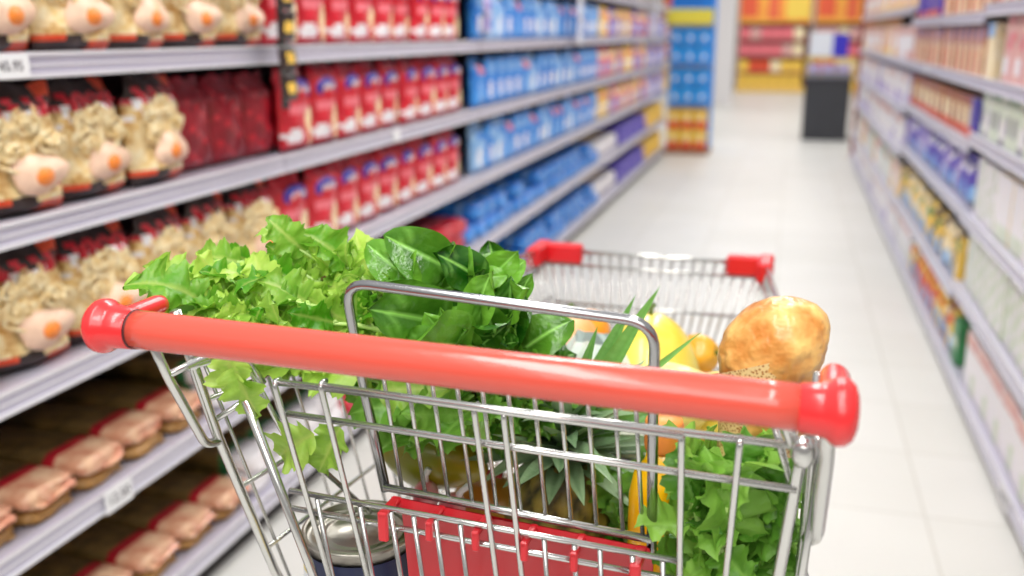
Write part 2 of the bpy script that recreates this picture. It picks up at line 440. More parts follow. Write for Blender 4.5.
FIRST = set()
def put(proto, x, y, z, rz, label, cat, group, rnd=None, tilt=0.):
    if proto.name not in FIRST: FIRST.add(proto.name); o = proto
    else: o = copy_tree(proto)
    o.location = (x, y, z); o.rotation_euler = (0, tilt, rz)
    tag(o, label, cat, group); return o
rnd = random.Random(7)
nb = [noodle_bag(s) for s in (1, 2, 3)]
rb = [red_bag(s) for s in (4, 5, 6)]
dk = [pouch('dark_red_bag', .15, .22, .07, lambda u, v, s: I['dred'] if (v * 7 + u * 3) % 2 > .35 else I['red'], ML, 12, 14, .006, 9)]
NAMES3 = {1: 'shelf just below the handle level', 2: 'middle shelf', 0: 'top visible shelf'}
lev = {.69: 'third shelf from the top', .98: 'second shelf from the top', 1.265: 'top shelf in view'}
for z in (.69, .98, 1.265):
    y = .82 + rnd.uniform(0, .05)
    lim = {.69: 2.42, .98: 2.12, 1.265: 2.30}[z]
    k = 0
    while y < lim - .05:
        put(nb[k % 3], LX - .075 + rnd.uniform(-.008, .008), y, z + .0145, rnd.uniform(-.12, .12), 'clear bag of noodle nests with egg picture, left aisle, ' + lev[z], 'noodle bag', 'noodle bags on the left aisle ' + lev[z], tilt=rnd.uniform(-.05, .0))
        y += .203; k += 1
    y += .0
    if z == .98:
        for q in range(3): put(dk[0], LX - .11, y - .01 + q * .155, z + .0145, 0, 'dark red pasta bag beside the noodle bags', 'pasta bag', 'dark red bags on the second left shelf')
        y = 2.5
    else: y += .0
    k = 0
    while y < 3.99:
        put(rb[k % 3], LX - .065 + rnd.uniform(-.008, .008), y, z + .0145, rnd.uniform(-.1, .1), 'red pasta bag with blue oval badge, left aisle, ' + lev[z], 'pasta bag', 'red pasta bags on the left aisle ' + lev[z])
        y += .172; k += 1
    # beyond: blue, then mixed packets
bb = [simple_bag('snack_packet', 'blue', 'lblue', 11), simple_bag('snack_packet', 'blue', 'pink', 12), simple_bag('snack_packet', 'lblue', 'blue', 13)]
ob = [simple_bag('biscuit_packet', 'violet', 'yellow', 14), simple_bag('biscuit_packet', 'pink', 'cream', 15), simple_bag('biscuit_packet', 'yellow', 'pink', 16), simple_bag('biscuit_packet', 'lav', 'violet', 17)]
for z in (.69, .98, 1.265):
    y = 4.18; k = 0
    while y < 10.78:
        t = (y - 4.06) / 6.8
        if t < .42: p = bb[rnd.choice((0, 0, 1, 2))]; nm = ('blue packet with white panel, left aisle, ', 'packet', 'blue packets on the ')
        elif t < .8: p = ob[rnd.choice((0, 1, 1, 2, 2))]; nm = ('pink, yellow or violet packet, far left aisle, ', 'packet', 'mixed bright packets on the ')
        else: p = ob[rnd.choice((0, 3, 3))]; nm = ('violet packet at the far end of the left aisle, ', 'packet', 'violet packets on the ')
        put(p, LX - .06, y, z + .0145, rnd.uniform(-.08, .08), nm[0] + lev[z], nm[1], nm[2] + lev[z])
        y += .158; k += 1
sp = [lying_pack('spaghetti_pack', .138, .044, .34, 'seal', 'olive', 'red', s) for s in (1, 2, 3)]
sl = [lying_pack('spaghetti_pack', .132, .03, .34, 'spag', 'olive', 'brown', s) for s in (4,)]
rl = [lying_pack('red_pasta_pack', .14, .07, .34, 'red', 'dred', 'pink', s) for s in (5, 6)]
bl = [lying_pack('blue_pasta_pack', .15, .08, .34, 'blue', 'blue', 'lblue', s) for s in (7, 8)]
wl = [lying_pack('white_flour_sack', .16, .12, .30, 'white', 'cream', 'white', 9)]
vl = [lying_pack('violet_pack', .15, .08, .34, 'violet', 'violet', 'navy', 10)]
yl = [lying_pack('yellow_pack', .15, .09, .34, 'yellow', 'yellow', 'orange', 12)]
gp = [lying_pack('green_label_pack', .13, .06, .34, 'white', 'olive', 'green', 13)]
ll = {.09: 'bottom shelf', .395: 'second lowest shelf'}
for z in (.09, .395):
    y = .8
    while y < 10.75:
        dz = 0.
        if y < (1.93 if z > .2 else 2.02):
            put(sl[0], LX - .207, y, z + .0145, 0, 'spaghetti pack with bare brown ends under the pink ended packs, ' + ll[z], 'pasta pack', 'lower layer of spaghetti packs, ' + ll[z])
            put(rnd.choice(sp), LX - .2 + rnd.uniform(-.01, .012), y, z + .0455, rnd.uniform(-.03, .03), 'spaghetti pack with crinkled pink end, left aisle, ' + ll[z], 'pasta pack', 'pink ended spaghetti packs, ' + ll[z])
            y += .152; continue
        if y < (2.2 if z > .2 else 2.7): p, nm, st, lay2 = gp[0], 'pack with green and white end, left aisle, ', .145, 2
        elif y < 3.9: p, nm, st, lay2 = rnd.choice(rl), 'shiny red lying pasta pack, left aisle, ', .155, 2
        elif y < 7.0: p, nm, st, lay2 = rnd.choice(bl), 'shiny blue lying pack, left aisle, ', .165, 1 + (rnd.random() < .6)
        elif y < 7.9: p, nm, st, lay2 = wl[0], 'round ended white sack lying, far left aisle, ', .18, 1
        elif y < 9.5: p, nm, st, lay2 = vl[0], 'violet lying pack, far left aisle, ', .165, 2
        else: p, nm, st, lay2 = yl[0], 'yellow lying pack at the aisle end, ', .165, 2
        hh = {'white_flour_sack': .12, 'blue_pasta_pack': .08, 'red_pasta_pack': .07, 'violet_pack': .08, 'yellow_pack': .09, 'green_label_pack': .06}[p.name.split('.')[0]]
        for q in range(lay2):
            put(p, LX - .198 + rnd.uniform(-.008, .008), y, z + .0145 + q * (hh + .001), rnd.uniform(-.02, .02), nm + ll[z], 'lying pack', nm + ll[z])
        y += st

# hanging clip strips in front of the left shelves
def clip_strip(x, y, ztop, n, size, cols_, label, pitch=.075):
    root = empty('clip_strip', (x, y, ztop)); tag(root, label, 'hanging strip')
    m = MB(); m.box(-.008, -.006, -.02, .02, -n * pitch - .02, .03); m.build('strip', mat('strip_plastic', rgb(60, 60, 62), .3), root)
    for k in range(n):
        o = pouch('sachet', size, pitch * .98, .02, lambda u, v, s: cols_[0] if (abs(u - .5) > .25 or abs(v - .45) > .2) else cols_[1], ML, 8, 8, .003, k)
        o.parent = root; o.location = (.006, 0, -(k + 1) * pitch)
    return root
clip_strip(LX + .055, 2.265, 1.60, 6, .085, (I['black'], I['yellow']), 'dark hanging strip of black sachets with yellow centres over left shelves')
clip_strip(LX + .04, 5.93, 1.62, 5, .14, (I['white'], I['lblue']), 'white hanging strip of sachets beside the pale blue packets')
clip_strip(LX + .04, 9.3, 1.62, 5, .16, (I['white'], I['lblue']), 'white hanging strip nearest the blue display tower')
clip_strip(LX + .03, 4.06, 1.62, 4, .09, (I['lav'], I['violet']), 'lavender hanging strip where red bags give way to blue')

def price_tag(x, y, z, rz, w_, h_, txt, label):
    root = empty('price_tag', (x, y, z), rz); tag(root, label, 'price tag')
    m = MB(); m.box(0, .0015, -w_ / 2, w_ / 2, -h_ / 2, h_ / 2); m.build('card', whitem, root)
    if txt:
        M = Matrix.Translation((.002, 0, 0)) @ Matrix(((0, 0, 1, 0), (1, 0, 0, 0), (0, 1, 0, 0), (0, 0, 0, 1)))
        text_mesh('price_text', txt, h_ * .62, inkm, root, M)
price_tag(LX + .004, 1.40, 1.263, 0, .085, .04, '45.95', 'white price tag on the top left rail at frame edge')
price_tag(LX + .004, 3.10, .978, 0, .06, .038, '', 'small white price tag on the rail under the red bags')
price_tag(LX + .004, 1.545, .392, 0, .085, .05, '12.50', 'white price tag on the low rail below pink spaghetti packs')
price_tag(RX - .004, 2.78, .052, PI, .12, .06, '24.90', 'white price tag on the bottom right rail at frame edge')
price_tag(RX - .004, 5.4, 1.137, PI, .08, .04, '', 'white price tag on the right rail above brown boxes')

# ------------------------------------------------------------------ right shelves
def fill(y0, y1, z, protos, w_, label, cat, group, depth=.09, gap=.006, stack=1, hh=0):
    y = y0 + w_ / 2 + .01
    while y + w_ / 2 < y1:
        p = rnd.choice(protos)
        for q in range(stack):
            put(p, RX + .02 + depth / 2 + rnd.uniform(0, .01), y, z + .0145 + q * (hh + .001), PI + rnd.uniform(-.02, .02), label, cat, group)
        y += w_ + gap
def g(f_): return f_
pinkbox = [carton('tissue_pack', .17, .22, .12, 'rose', lambda u, v: 'pink' if u > .3 and v > .55 and (u * 5 + v * 3) % 1 > .6 else 'white' if abs(v - .25) < .1 and u < .5 else None)]
cr = carton('cream_pack', .13, .2, .12, 'cream', lambda u, v: 'lblue' if v > .7 else None)
brbox = [carton('brown_box', .15, .16, .1, 'brown', lambda u, v: 'cream' if .2 < u < .8 and .2 < v < .7 else 'orange' if v < .2 else 'dred' if v > .85 else None)]
orbox = [carton('orange_box', .15, .19, .1, 'brown', lambda u, v: 'orange' if u < .3 and v < .5 else 'cream' if abs(u - .6) < .2 and v < .6 else 'navy' if v > .8 and u > .6 else 'rose' if u < .5 else None)]
grbot = [carton('milk_carton', .09, .17, .08, 'pgreen', lambda u, v: 'grey' if .3 < v < .6 and .2 < u < .8 else 'green' if v > .85 else None), carton('milk_carton', .09, .17, .08, 'white', lambda u, v: 'pgreen' if v > .5 else 'grey' if v < .15 else None)]
whbox = [carton('white_carton', .2, .22, .14, 'white', lambda u, v: 'pgreen' if (u * 7 + v * 5) % 2 > 1.3 else None), carton('white_carton', .2, .22, .14, 'cream', lambda u, v: 'white' if v > .3 else 'pgreen')]
grn = [carton('pale_green_carton', .24, .25, .14, 'pgreen', lambda u, v: 'white' if (u * 4 + v * 9) % 2 > 1.2 else None)]
wpk = [carton('white_pink_pack', .2, .21, .14, 'white', lambda u, v: 'rose' if v > .75 else 'pgreen' if u > .7 and v < .4 else None)]
pur = [simple_bag('purple_pack', 'violet', 'white', 31, .14, .18), simple_bag('purple_pack', 'lav', 'violet', 32, .14, .18)]
oli = [simple_bag('olive_jar_pack', 'olive', 'yellow', 33, .12, .19), simple_bag('olive_jar_pack', 'yellow', 'green', 34, .12, .19), simple_bag('olive_jar_pack', 'cream', 'yellow', 38, .12, .19)]
ora = [simple_bag('orange_snack_bag', 'orange', 'yellow', 35, .13, .17), simple_bag('orange_snack_bag', 'yellow', 'orange', 36, .13, .17), simple_bag('orange_snack_bag', 'brown', 'cream', 37, .13, .17)]
grb = [carton('dark_green_box', .12, .17, .1, 'green', lambda u, v: 'pgreen' if abs(v - .5) < .15 else None)]
blue1 = [carton('blue_box', .12, .16, .1, 'navy', lambda u, v: 'orange' if v < .2 else None)]
yb = [carton('yellow_box', .07, .19, .1, 'yellow', lambda u, v: 'green' if v > .8 else None)]
for (a_, b_) in ((.95, 2.44), (2.46, 4.02)):
    nm = 'nearest right bay' if a_ < 2 else 'near right bay'
    fill(a_, b_ - (.17 if a_ > 2 else 0), 1.14, pinkbox, .17, 'rosy pink printed pack, %s, upper shelf' % nm, 'pack', 'pink packs, ' + nm, .12)
    fill(a_, b_, .935, grbot, .09, 'pale green and white carton in a tight row, ' + nm, 'carton', 'milk cartons, ' + nm, .08)
    fill(a_, b_, .645, whbox, .2, 'large white carton with faint print, %s, middle shelf' % nm, 'carton', 'white cartons, ' + nm, .14)
    fill(a_, b_, .365, grn, .24, 'big pale green carton, %s, second lowest shelf' % nm, 'carton', 'pale green cartons, ' + nm, .14)
    fill(a_, b_ - (.14 if a_ > 2 else 0), .055, wpk, .2, 'white pack with rose top band, %s, bottom shelf' % nm, 'pack', 'white rose packs, ' + nm, .14)
    fill(a_, b_, 1.40, orbox, .15, 'brown and orange box above eye level, ' + nm, 'box', 'brown boxes on top shelf, ' + nm, .1)
put(cr, RX + .08, 3.94, 1.1545, PI, 'narrow cream pack with light blue top beside pink packs', 'pack', None)
put(grb[0], RX + .07, 3.94, .0695, PI, 'dark green box standing at the end of the bottom right shelf', 'box', None)
fill(4.05, 4.17, .90, blue1, .1, 'small deep blue box beside the brown boxes', 'box', None, .1) if False else put(blue1[0], RX + .07, 4.12, .9145, PI, 'small deep blue box beside the brown boxes', 'box', None)
fill(4.04, 6.33, 1.14, orbox, .15, 'brown and orange box on the eye level right shelf', 'box', 'brown boxes at eye level', .1)
fill(4.19, 6.33, .90, brbox, .15, 'brown bordered beige box, right bay behind pink packs', 'box', 'beige and brown boxes', .1)
fill(4.04, 6.33, .655, pur, .14, 'purple packet on the middle right shelf', 'packet', 'purple packets', .07)
put(yb[0], RX + .07, 4.09, .3395, PI, 'yellow upright box at the end of the olive jars row', 'box', None)
fill(4.14, 6.33, .325, oli, .12, 'olive yellow jar pack on the second lowest right shelf', 'jar pack', 'olive jar packs', .07)
fill(4.04, 5.6, .055, ora, .13, 'orange snack bag on the bottom right shelf', 'snack bag', 'orange snack bags', .07)
fill(5.6, 6.33, .055, wpk, .2, 'white pack with rose top band behind the orange snack bags', 'pack', 'white packs past the orange bags', .14)
fill(4.04, 5.4, 1.375, orbox, .15, 'brown and orange box on the highest right shelf before the blue ones', 'box', 'brown boxes beside the blue boxes on top', .1)
fill(5.4, 6.33, 1.375, blue1, .12, 'blue box on the highest visible right shelf', 'box', 'blue boxes on the top right shelf', .1)
farp = [carton('pale_pack', .2, .2, .12, 'white', lambda u, v: 'rose' if v > .7 else None), carton('pale_pack', .2, .2, .12, 'lav', lambda u, v: 'white' if v > .4 else None),
        carton('pale_pack', .2, .2, .12, 'cream', lambda u, v: 'yellow' if v < .3 else 'pink' if u > .6 else None), carton('pale_pack', .2, .2, .12, 'rose', lambda u, v: 'white' if abs(v - .5) < .2 else None),
        carton('pale_pack', .2, .2, .12, 'pgreen', lambda u, v: 'white' if abs(u - .5) < .2 else 'green' if v > .8 else None)]
fl = ['white pack with rose top band', 'two tone lavender and white pack', 'cream pack with yellow foot', 'rose pack with white belt', 'pale green pack with white stripe']
for (a_, b_, nm) in ((6.36, 8.59, 'fourth bay'), (8.61, 10.88, 'last bay')):
    for z, sel, hl in ((.055, (0, 0, 1), 'bottom shelf'), (.30, (0, 4, 2), 'second shelf up'), (.60, (0, 1, 0), 'third shelf up'), (.86, (1, 1, 0), 'fourth shelf up'), (1.14, (0, 3, 2), 'fifth shelf up'), (1.45, (2, 3), 'top shelf')):
        y = a_ + .11
        while y + .1 < b_:
            i = rnd.choice(sel)
            put(farp[i], RX + .085, y, z + .0145, PI, '%s, right side %s, %s' % (fl[i], nm, hl), 'pack', '%s in the %s, %s' % (fl[i], nm, hl)); y += .206

# ------------------------------------------------------------------ end displays and far store
root = empty('display_tower', (-1.075, 11.15, 0)); tag(root, 'tall display tower of blue packs over orange packs at aisle end', 'display stand')
m = MB(); m.box(-.235, .235, -.02, .3, 0, 2.1); m.build('cabinet', mat('tower_blue', rgb(24, 140, 236), .5), root)
m = MB(); m.box(-.25, .25, -.2, .28, 0, .05); m.build('base', mat('tower_base', rgb(150, 110, 80), .6), root)
m = MB(); m.box(-.27, .24, -.215, -.2, 1.40, 1.56); m.build('price_card', mat('card_yellow', rgb(236, 220, 70), .5), root)
for z in (.52, .95, 1.37, 1.8):
    m = MB(); m.box(-.235, .235, -.19, -.02, z, z + .012); m.build('shelf', steel, root)
tb = carton('blue_tower_pack', .14, .19, .10, 'sky', lambda u, v: 'white' if abs(u - .5) < .2 and abs(v - .5) < .15 else 'blue' if v < .25 else None)
to = carton('orange_tower_pack', .14, .22, .10, 'yellow', lambda u, v: 'orange' if v < .4 else 'cream' if abs(u - .5) < .25 and v < .75 else None)
for (z, n, p, lb, gr) in ((.052, 2, to, 'yellow and orange pack low on the display tower', 'orange packs on the tower'), (.535, 2, tb, 'blue pack on the tower shelf above the orange packs', 'lower blue tower packs'), (.965, 2, tb, 'blue pack in the middle of the display tower', 'middle blue tower packs'), (1.385, 1, tb, 'blue pack behind the yellow card of the tower', 'blue tower packs behind the card'), (1.815, 1, tb, 'blue pack on the tower top shelf', 'top blue tower packs')):
    for q in range(n):
        for i in range(3):
            put(p, -1.075 + (i - 1) * .15, 11.05, z + q * (.2 if p is tb else .225), -PI / 2, lb, 'pack', gr)

# far cross-aisle shelving
for i, (x0, x1) in enumerate(((-2.9, -1.3), (-1.2, .35), (.45, 2.0))):
    root = empty('far_shelving', ((x0 + x1) / 2, 23.2, 0)); tag(root, ('far shelf unit left of the white pillar', 'far shelf unit facing the aisle with orange and yellow goods', 'far shelf unit behind the black counter')[i], 'shelving unit')
    hw = (x1 - x0) / 2
    m = MB(); m.box(-hw, hw, .42, .46, 0, 2.6); m.build('back_panel', mat('far_back', rgb(150, 70, 70), .8), root)
    m = MB(); m.box(-hw, hw, 0, .42, 0, .12); m.build('base', mat('far_base', rgb(246, 206, 110), .6), root)
    for z in (.42, .78, 1.14): m = MB(); m.box(-hw, hw, 0, .42, z, z + .02); m.build('shelf', mat('far_shelf', rgb(200, 120, 110), .6), root)
    m = MB(); m.box(-hw, hw, -.02, .0, 1.52, 2.5)
    sg = m.build('header_sign', mat('sign_orange', rgb(250, 146, 60), .5, c2=rgb(252, 190, 80), scale=3), root)
    m = MB(); m.box(-hw * .95, -hw * .5, -.03, -.021, 1.65, 2.4, 0); m.box(hw * .3, hw * .95, -.03, -.021, 1.6, 2.4, 1); m.box(-hw * .2, hw * .1, -.03, -.021, 1.6, 2.1, 2)
    m.build('sign_panel', [mat('sign_red', rgb(236, 96, 60), .5), mat('sign_yellow', rgb(250, 214, 90), .5), mat('sign_red2', rgb(240, 110, 70), .5)], sg)
    fp = [carton('far_box', .22, .26, .2, a, None) for a in ('yellow', 'pink', 'cream', 'rose', 'orange')]
    for z, sel, nm in ((.12, (0, 0, 0), 'yellow'), (.44, (2, 0, 4), 'mixed'), (.80, (1, 3, 2), 'pink'), (1.16, (3, 2, 1), 'top')):
        x = x0 + .14
        while x < x1 - .1:
            put(fp[rnd.choice(sel)], x, 23.32, z + .002, -PI / 2, 'small %s row box on far shelf unit %s' % (nm, ('left of pillar', 'facing the aisle', 'behind the counter')[i]), 'box', 'far %s boxes %d' % (nm, i)); x += .235
m = MB(); m.box(-1.56, -1.06, 19.0, 19.35, 0, 3.6)
tag(m.build('trim_1', mat('pillar_white', rgb(236, 232, 232), .6)), kind='structure')
root = empty('checkout_counter', (.45, 13.1, 0)); tag(root, 'dark charcoal counter standing at the far end of the aisle', 'counter')
m = MB(); m.box(-.27, .27, -.25, .3, 0, .74, 0, .01); m.build('body', mat('charcoal', rgb(54, 55, 60), .6, var=.06, scale=8), root)
m = MB(); m.box(-.29, .3, -.27, .32, .74, .77); m.build('counter_top', mat('charcoal_top', rgb(74, 72, 82), .4), root)
m = MB(); m.box(-.29, .3, -.285, -.27, .98, 1.02); m.box(-.29, -.27, -.285, -.27, .77, .98); m.box(.28, .3, -.285, -.27, .77, .98)
m.build('price_frame', mat('barrier_yellow', rgb(210, 180, 60), .5), root)
gb = carton('grey_bin_pack', .16, .16, .16, 'grey', lambda u, v: 'lav' if v > .4 else None)
for i in range(3): put(gb, .27 + i * .175, 13.0, .7715, -PI / 2, 'grey lavender pack on the dark counter', 'pack', 'packs on the dark counter')
root = empty('promo_board', (.42, 14.2, 0)); tag(root, 'white and blue promotional board on a stand behind the counter', 'sign')
m = MB(); m.box(-.2, .1, 0, .03, 1.0, 1.32); m.box(-.02, .0, .03, .05, 0, 1.0); m.build('board', mat('board_white', rgb(238, 240, 248), .5), root)
m = MB(); m.box(.1, .3, 0, .03, .98, 1.3); m.build('blue_panel', mat('board_blue', rgb(60, 50, 200), .5), root)
m = MB(); m.box(-.2, .25, -.05, .15, 0, .03); m.build('foot', mat('charcoal2', rgb(60, 60, 66), .6), root)
root = empty('side_rack', (.80, 11.05, 0)); tag(root, 'narrow end rack with red post at the end of right shelving', 'rack')
m = MB(); m.box(-.13, -.10, 0, .04, 0, 2.2); m.build('post', mat('post_red', rgb(150, 40, 60), .5), root)
m = MB(); m.box(-.10, .30, .02, .06, 0, 2.2); m.build('panel', mat('rack_beige', rgb(210, 180, 140), .6, c2=rgb(230, 150, 110), scale=5), root)

# ------------------------------------------------------------------ shopping cart (local frame: x along handle, y towards the front)
ZH = 1.10
YAW = math.radians(-2.054)
CO = Vector((-.228, .596, 0))
CM = Matrix.Translation(CO) @ Matrix.Rotation(YAW, 4, 'Z')
def cw(x, y, z=0): return CM @ Vector((x, y, z))
cart = empty('shopping_cart', CO, YAW); tag(cart, 'chromed wire shopping cart with a coral red handle full of groceries', 'shopping cart')
chrome = mat('chrome_wire', (.66, .66, .64, 1), .22, .9)
dchrome = mat('chrome_tube', (.42, .42, .43, 1), .16, 1.)
handm = mat('coral_plastic', rgb(214, 82, 66), .2, var=.05, scale=7, coat=.35, bump=.05, bscale=160, stretch=(.3, 2, 2))
capm = mat('red_cap_plastic', rgb(226, 44, 46), .26, coat=.4)
flapm = mat('red_flap_plastic', rgb(206, 34, 44), .35, coat=.2)
# handle
def hz(x): return ZH - .0018 - .0088 * x
m = MB(); n = 24
m.tube([(-.243 + .492 * i / n, 0, hz(-.243 + .492 * i / n)) for i in range(n + 1)], .0150, 28)
m.build('handle', handm, cart)
for s in (-1, 1):
    ZE = hz(.255 * s)
    m = MB()
    x0 = .2415 if s < 0 else .2475; xc = .2675 if s < 0 else .2700
    M = Matrix.Translation((xc * s, 0, ZE)) @ Matrix.Rotation(s * PI / 2, 4, 'Y')
    m.lathe([(.0148, x0 - xc), (.0158, x0 - xc + .0008), (.0164, -.010), (.0176, -.006), (.0206, -.0025), (.0215, .001), (.0208, .0055), (.0175, .0095), (.0105, .012), (0, .0128)], 36, 0, M)
    am = .0088 if s < 0 else .0105
    m.tube([(.264 * s, 0, ZE), (.266 * s, .010, ZE), (.268 * s, .022, ZE), (.268 * s, .034, ZE), (.268 * s, .060, ZE), (.268 * s, .067, ZE), (.268 * s, .071, ZE)], [.0165, .0160, am + .001, am, am, am * .85, am * .4], 24)
    m.build('handle_cap', capm, cart)
m = MB(); m.tube([(-.2415, 0, hz(-.24)), (-.2395, 0, hz(-.24))], .0155, 24); m.build('handle_ring', mat('dark_gap', rgb(70, 16, 16), .5), cart)

def gy(z): return .055 + .15 * (ZH - z)        # rear gate plane
def sy(z, o=.03): return gy(z) + o
WR = .0022
# rear gate
m = MB()
top = 1.0435
m.tube([(-.162, gy(1.044) - .001, 1.0445), (.262, gy(1.044) - .001, 1.0435)], .0031, 8)
m.tube([(-.118, gy(1.047) - .003, 1.0468), (.170, gy(1.044) - .004, 1.0425)], .0034, 8)
m.tube([(-.155, gy(1.014), 1.0155), (.250, gy(1.01), 1.0082)], .003, 8)
m.tube([(-.165, gy(.936), .939), (.171, gy(.934), .931)], .0026, 8)
m.tube([(-.165, gy(.918), .921), (.171, gy(.916), .9135)], .0026, 8)
zb = .735
for (xt, zt, xb) in ((-.160, 1.044, -.118), (-.1175, 1.048, -.083), (.012, 1.043, .0315), (.0355, 1.0415, .0525), (.169, 1.041, .172), (.2095, 1.042, .196)):
    m.tube(rounded([(xt, gy(zt) + .004, zt + .001), (xt, gy(zt) - .0052, zt + .0015), (xb, gy(zb) - .0052, zb)], .006, 4), .0026, 8)
for i, x in enumerate((-.137, -.097, -.069, -.0485, -.029, -.0075, .063, .0875, .108, .1335, .157)):
    zt = .9375 - (x + .165) * .024
    m.tube([(x, gy(zt) - .003, zt), (x + .006 - x * .02, gy(zb), zb)], .0022, 7)
m.tube([(-.118, gy(zb), zb), (.24, gy(zb), zb)], .003, 8)
m.build('rear_gate', chrome, cart)
m = MB()
m.tube([(-.199, .075, 1.02), (-.160, .1, .85), (-.14, .12, .735)], .0042, 8)
m.build('gate_post', chrome, cart)
m = MB()
m.tube([(.2525, .062, 1.05), (.2495, .07, 1.02), (.241, .085, .92), (.228, .11, .735)], .0046, 8)
m.build('gate_post', chrome, cart)
m = MB()
m.tube([(.2655, .075, 1.05), (.258, .085, .93), (.24, .12, .735)], .003, 8)
m.build('gate_post', chrome, cart)
m = MB()
m.tube([(-.215, .105, 1.04), (-.198, .13, .965), (-.150, .20, .86)], .0026, 8)
m.build('gate_post', chrome, cart)
# folded child seat back: bent tube loop with thin wires
seat = MB()
lp = [(-.0885, sy(.937), .937), (-.099, sy(1.045), 1.045), (-.1035, sy(1.135), 1.129), (.143, sy(1.11), 1.1165), (.1425, sy(1.04), 1.04), (.143, sy(.92), .915)]
seat.tube(rounded(lp, .022, 7), .0042, 12)
sb = seat.build('seat_backrest', dchrome, cart)
m = MB()
m.tube([(-.0885, sy(.94) - .003, .9415), (.143, sy(.93) - .003, .930)], .0035, 8)
m.tube([(-.101, sy(1.08), 1.079), (.143, sy(1.07), 1.070)], .003, 8)
for i in range(11):
    x = -.0745 + .0214 * i
    if i == 10: x = .134
    m.tube([(x - .006, sy(1.08), 1.077), (x + .002, sy(.94), .938 - .011 * i / 10)], .0019, 7)
m.build('backrest_wires', chrome, sb)
# red plastic seat flap with hooks
m = MB()
def flap_pt(x, z, o): return (x, sy(z) + o, z)
def zt_(x): return .9425 - (x + .09) * .052
xs = [-.0775 + .2205 * i / 12 for i in range(13)]
vs = []
for x in xs:
    z = zt_(x) - .009
    for zz in (z, z - .008, z - .02, z - .09, z - .16):
        vs.append((x, sy(zz) - (.006 if zz > z - .001 else .003 if zz > z - .01 else -.004), zz))
fs = []
for i in range(12):
    for j in range(4):
        a = i * 5 + j; fs.append((a, a + 1, a + 6, a + 5))
m.add(vs, fs, 0, True)
nf = len(vs)
m.add([(x, y + .004, z) for x, y, z in vs], [f_[::-1] for f_ in fs], 0, True)
for (xa, xb_) in ((-.0785, .012), (.030, .143)):
    k = 10
    for i in range(k):
        a = xa + (xb_ - xa) * i / k; b = xa + (xb_ - xa) * (i + 1) / k
        q = []
        for x in (a, b):
            z = zt_(x) - .0045
            q += [(x, sy(z) - .0105, z), (x, sy(z) - .0115, z - .0085), (x, sy(z) - .004, z - .0095)]
        m.add(q, [(0, 1, 4, 3), (1, 2, 5, 4)], 0, False)
flap = m.build('seat_flap', flapm, cart)
for x in (-.0745, -.0335, .0065, .0475, .088, .1365):
    m = MB(); z = zt_(x) - .004
    w_ = .0045 if abs(x + .0745) < .01 or x > .13 else .0032
    h_ = .024 if w_ > .004 else .015
    m.box(x - w_, x + w_, gy(z) - .0085, gy(z) - .0035, z - .004 - h_, z - .002, 0, .0015)
    m.box(x - w_, x + w_, gy(z) - .0085, sy(z) - .006, z - .006, z - .001, 0, .0012)
    m.build('hook', flapm, flap)
# side walls and front
FL = dict(y=1.14, zl=.922, xl=-.240, xr=.168)
RLx, RRx = -.25, .262
def sidept(s, t, q):
    """t along (0 rear - 1 front), q down 0 rim - 1 floor"""
    xr0 = RLx if s < 0 else RRx; xf = FL['xl'] if s < 0 else FL['xr']
    x = xr0 + (xf - xr0) * t; y = .075 + (FL['y'] - .075) * t
    zr = 1.045 + (FL['zl'] - 1.045) * t; zf = .735
    inset = .055 * t * q * (1 if s < 0 else -1)
    z = zr + (zf - zr) * q
    yy = y - .05 * q * t + (1 - t) * (-.004 + .42 * (1.045 - z))
    return (x + inset, yy, z)
for s in (-1, 1):
    m = MB()
    m.tube([sidept(s, t, 0) for t in (0, .25, .5, .75, 1)], .0042, 8)
    for q in (.12, .45, .72, 1.):
        m.tube([sidept(s, t, q) for t in (0, .5, 1)], .0026 if q < 1 else .0035, 7)
    for i in range(27):
        t = (i + .5) / 27
        m.tube([sidept(s, t, 0), sidept(s, t, .5), sidept(s, t, 1)], .0018, 6)
    m.build('side_panel', chrome, cart)
m = MB()
def frontpt(u, q):
    a = Vector(sidept(-1, 1, q)); b = Vector(sidept(1, 1, q)); return a + (b - a) * u
m.tube([frontpt(0, 0), frontpt(1, 0)], .0042, 8)
for q in (.13, .5, .8, 1): m.tube([frontpt(0, q), frontpt(1, q)], .003, 7)
for i in range(21):
    u = (i + .5) / 21; m.tube([frontpt(u, 0) + Vector((0, .003, 0)), frontpt(u, 1)], .0024, 6)
m.build('front_panel', chrome, cart)
m = MB()
for i in range(19):
    u = (i + .5) / 19
    a = Vector(sidept(-1, 0, 1)) * (1 - u) + Vector(sidept(1, 0, 1)) * u; b = frontpt(u, 1)
    m.tube([a, b], .002, 6)
for t in (.1, .35, .6, .85): m.tube([sidept(-1, t, 1), sidept(1, t, 1)], .003, 6)
m.build('basket_floor', chrome, cart)
# red corner bumpers on the front rim
for s in (0, 1):
    a = frontpt(s, 0); d_ = 1 if s == 0 else -1
    m = MB()
    x0, x1 = (a.x - .012, a.x + .075) if s == 0 else (a.x - .068, a.x + .008)
    m.box(x0, x1, a.y - .014, a.y + .014, a.z - .022, a.z + .014, 0, .005)
    xx0, xx1 = (a.x - .014, a.x + .012) if s == 0 else (a.x - .012, a.x + .014)
    m.box(xx0, xx1, a.y - .075, a.y + .012, a.z - .018, a.z + .018, 0, .005)
    m.build('corner_bumper', mat('bumper_red', rgb(222, 24, 34), .35, coat=.3), cart)
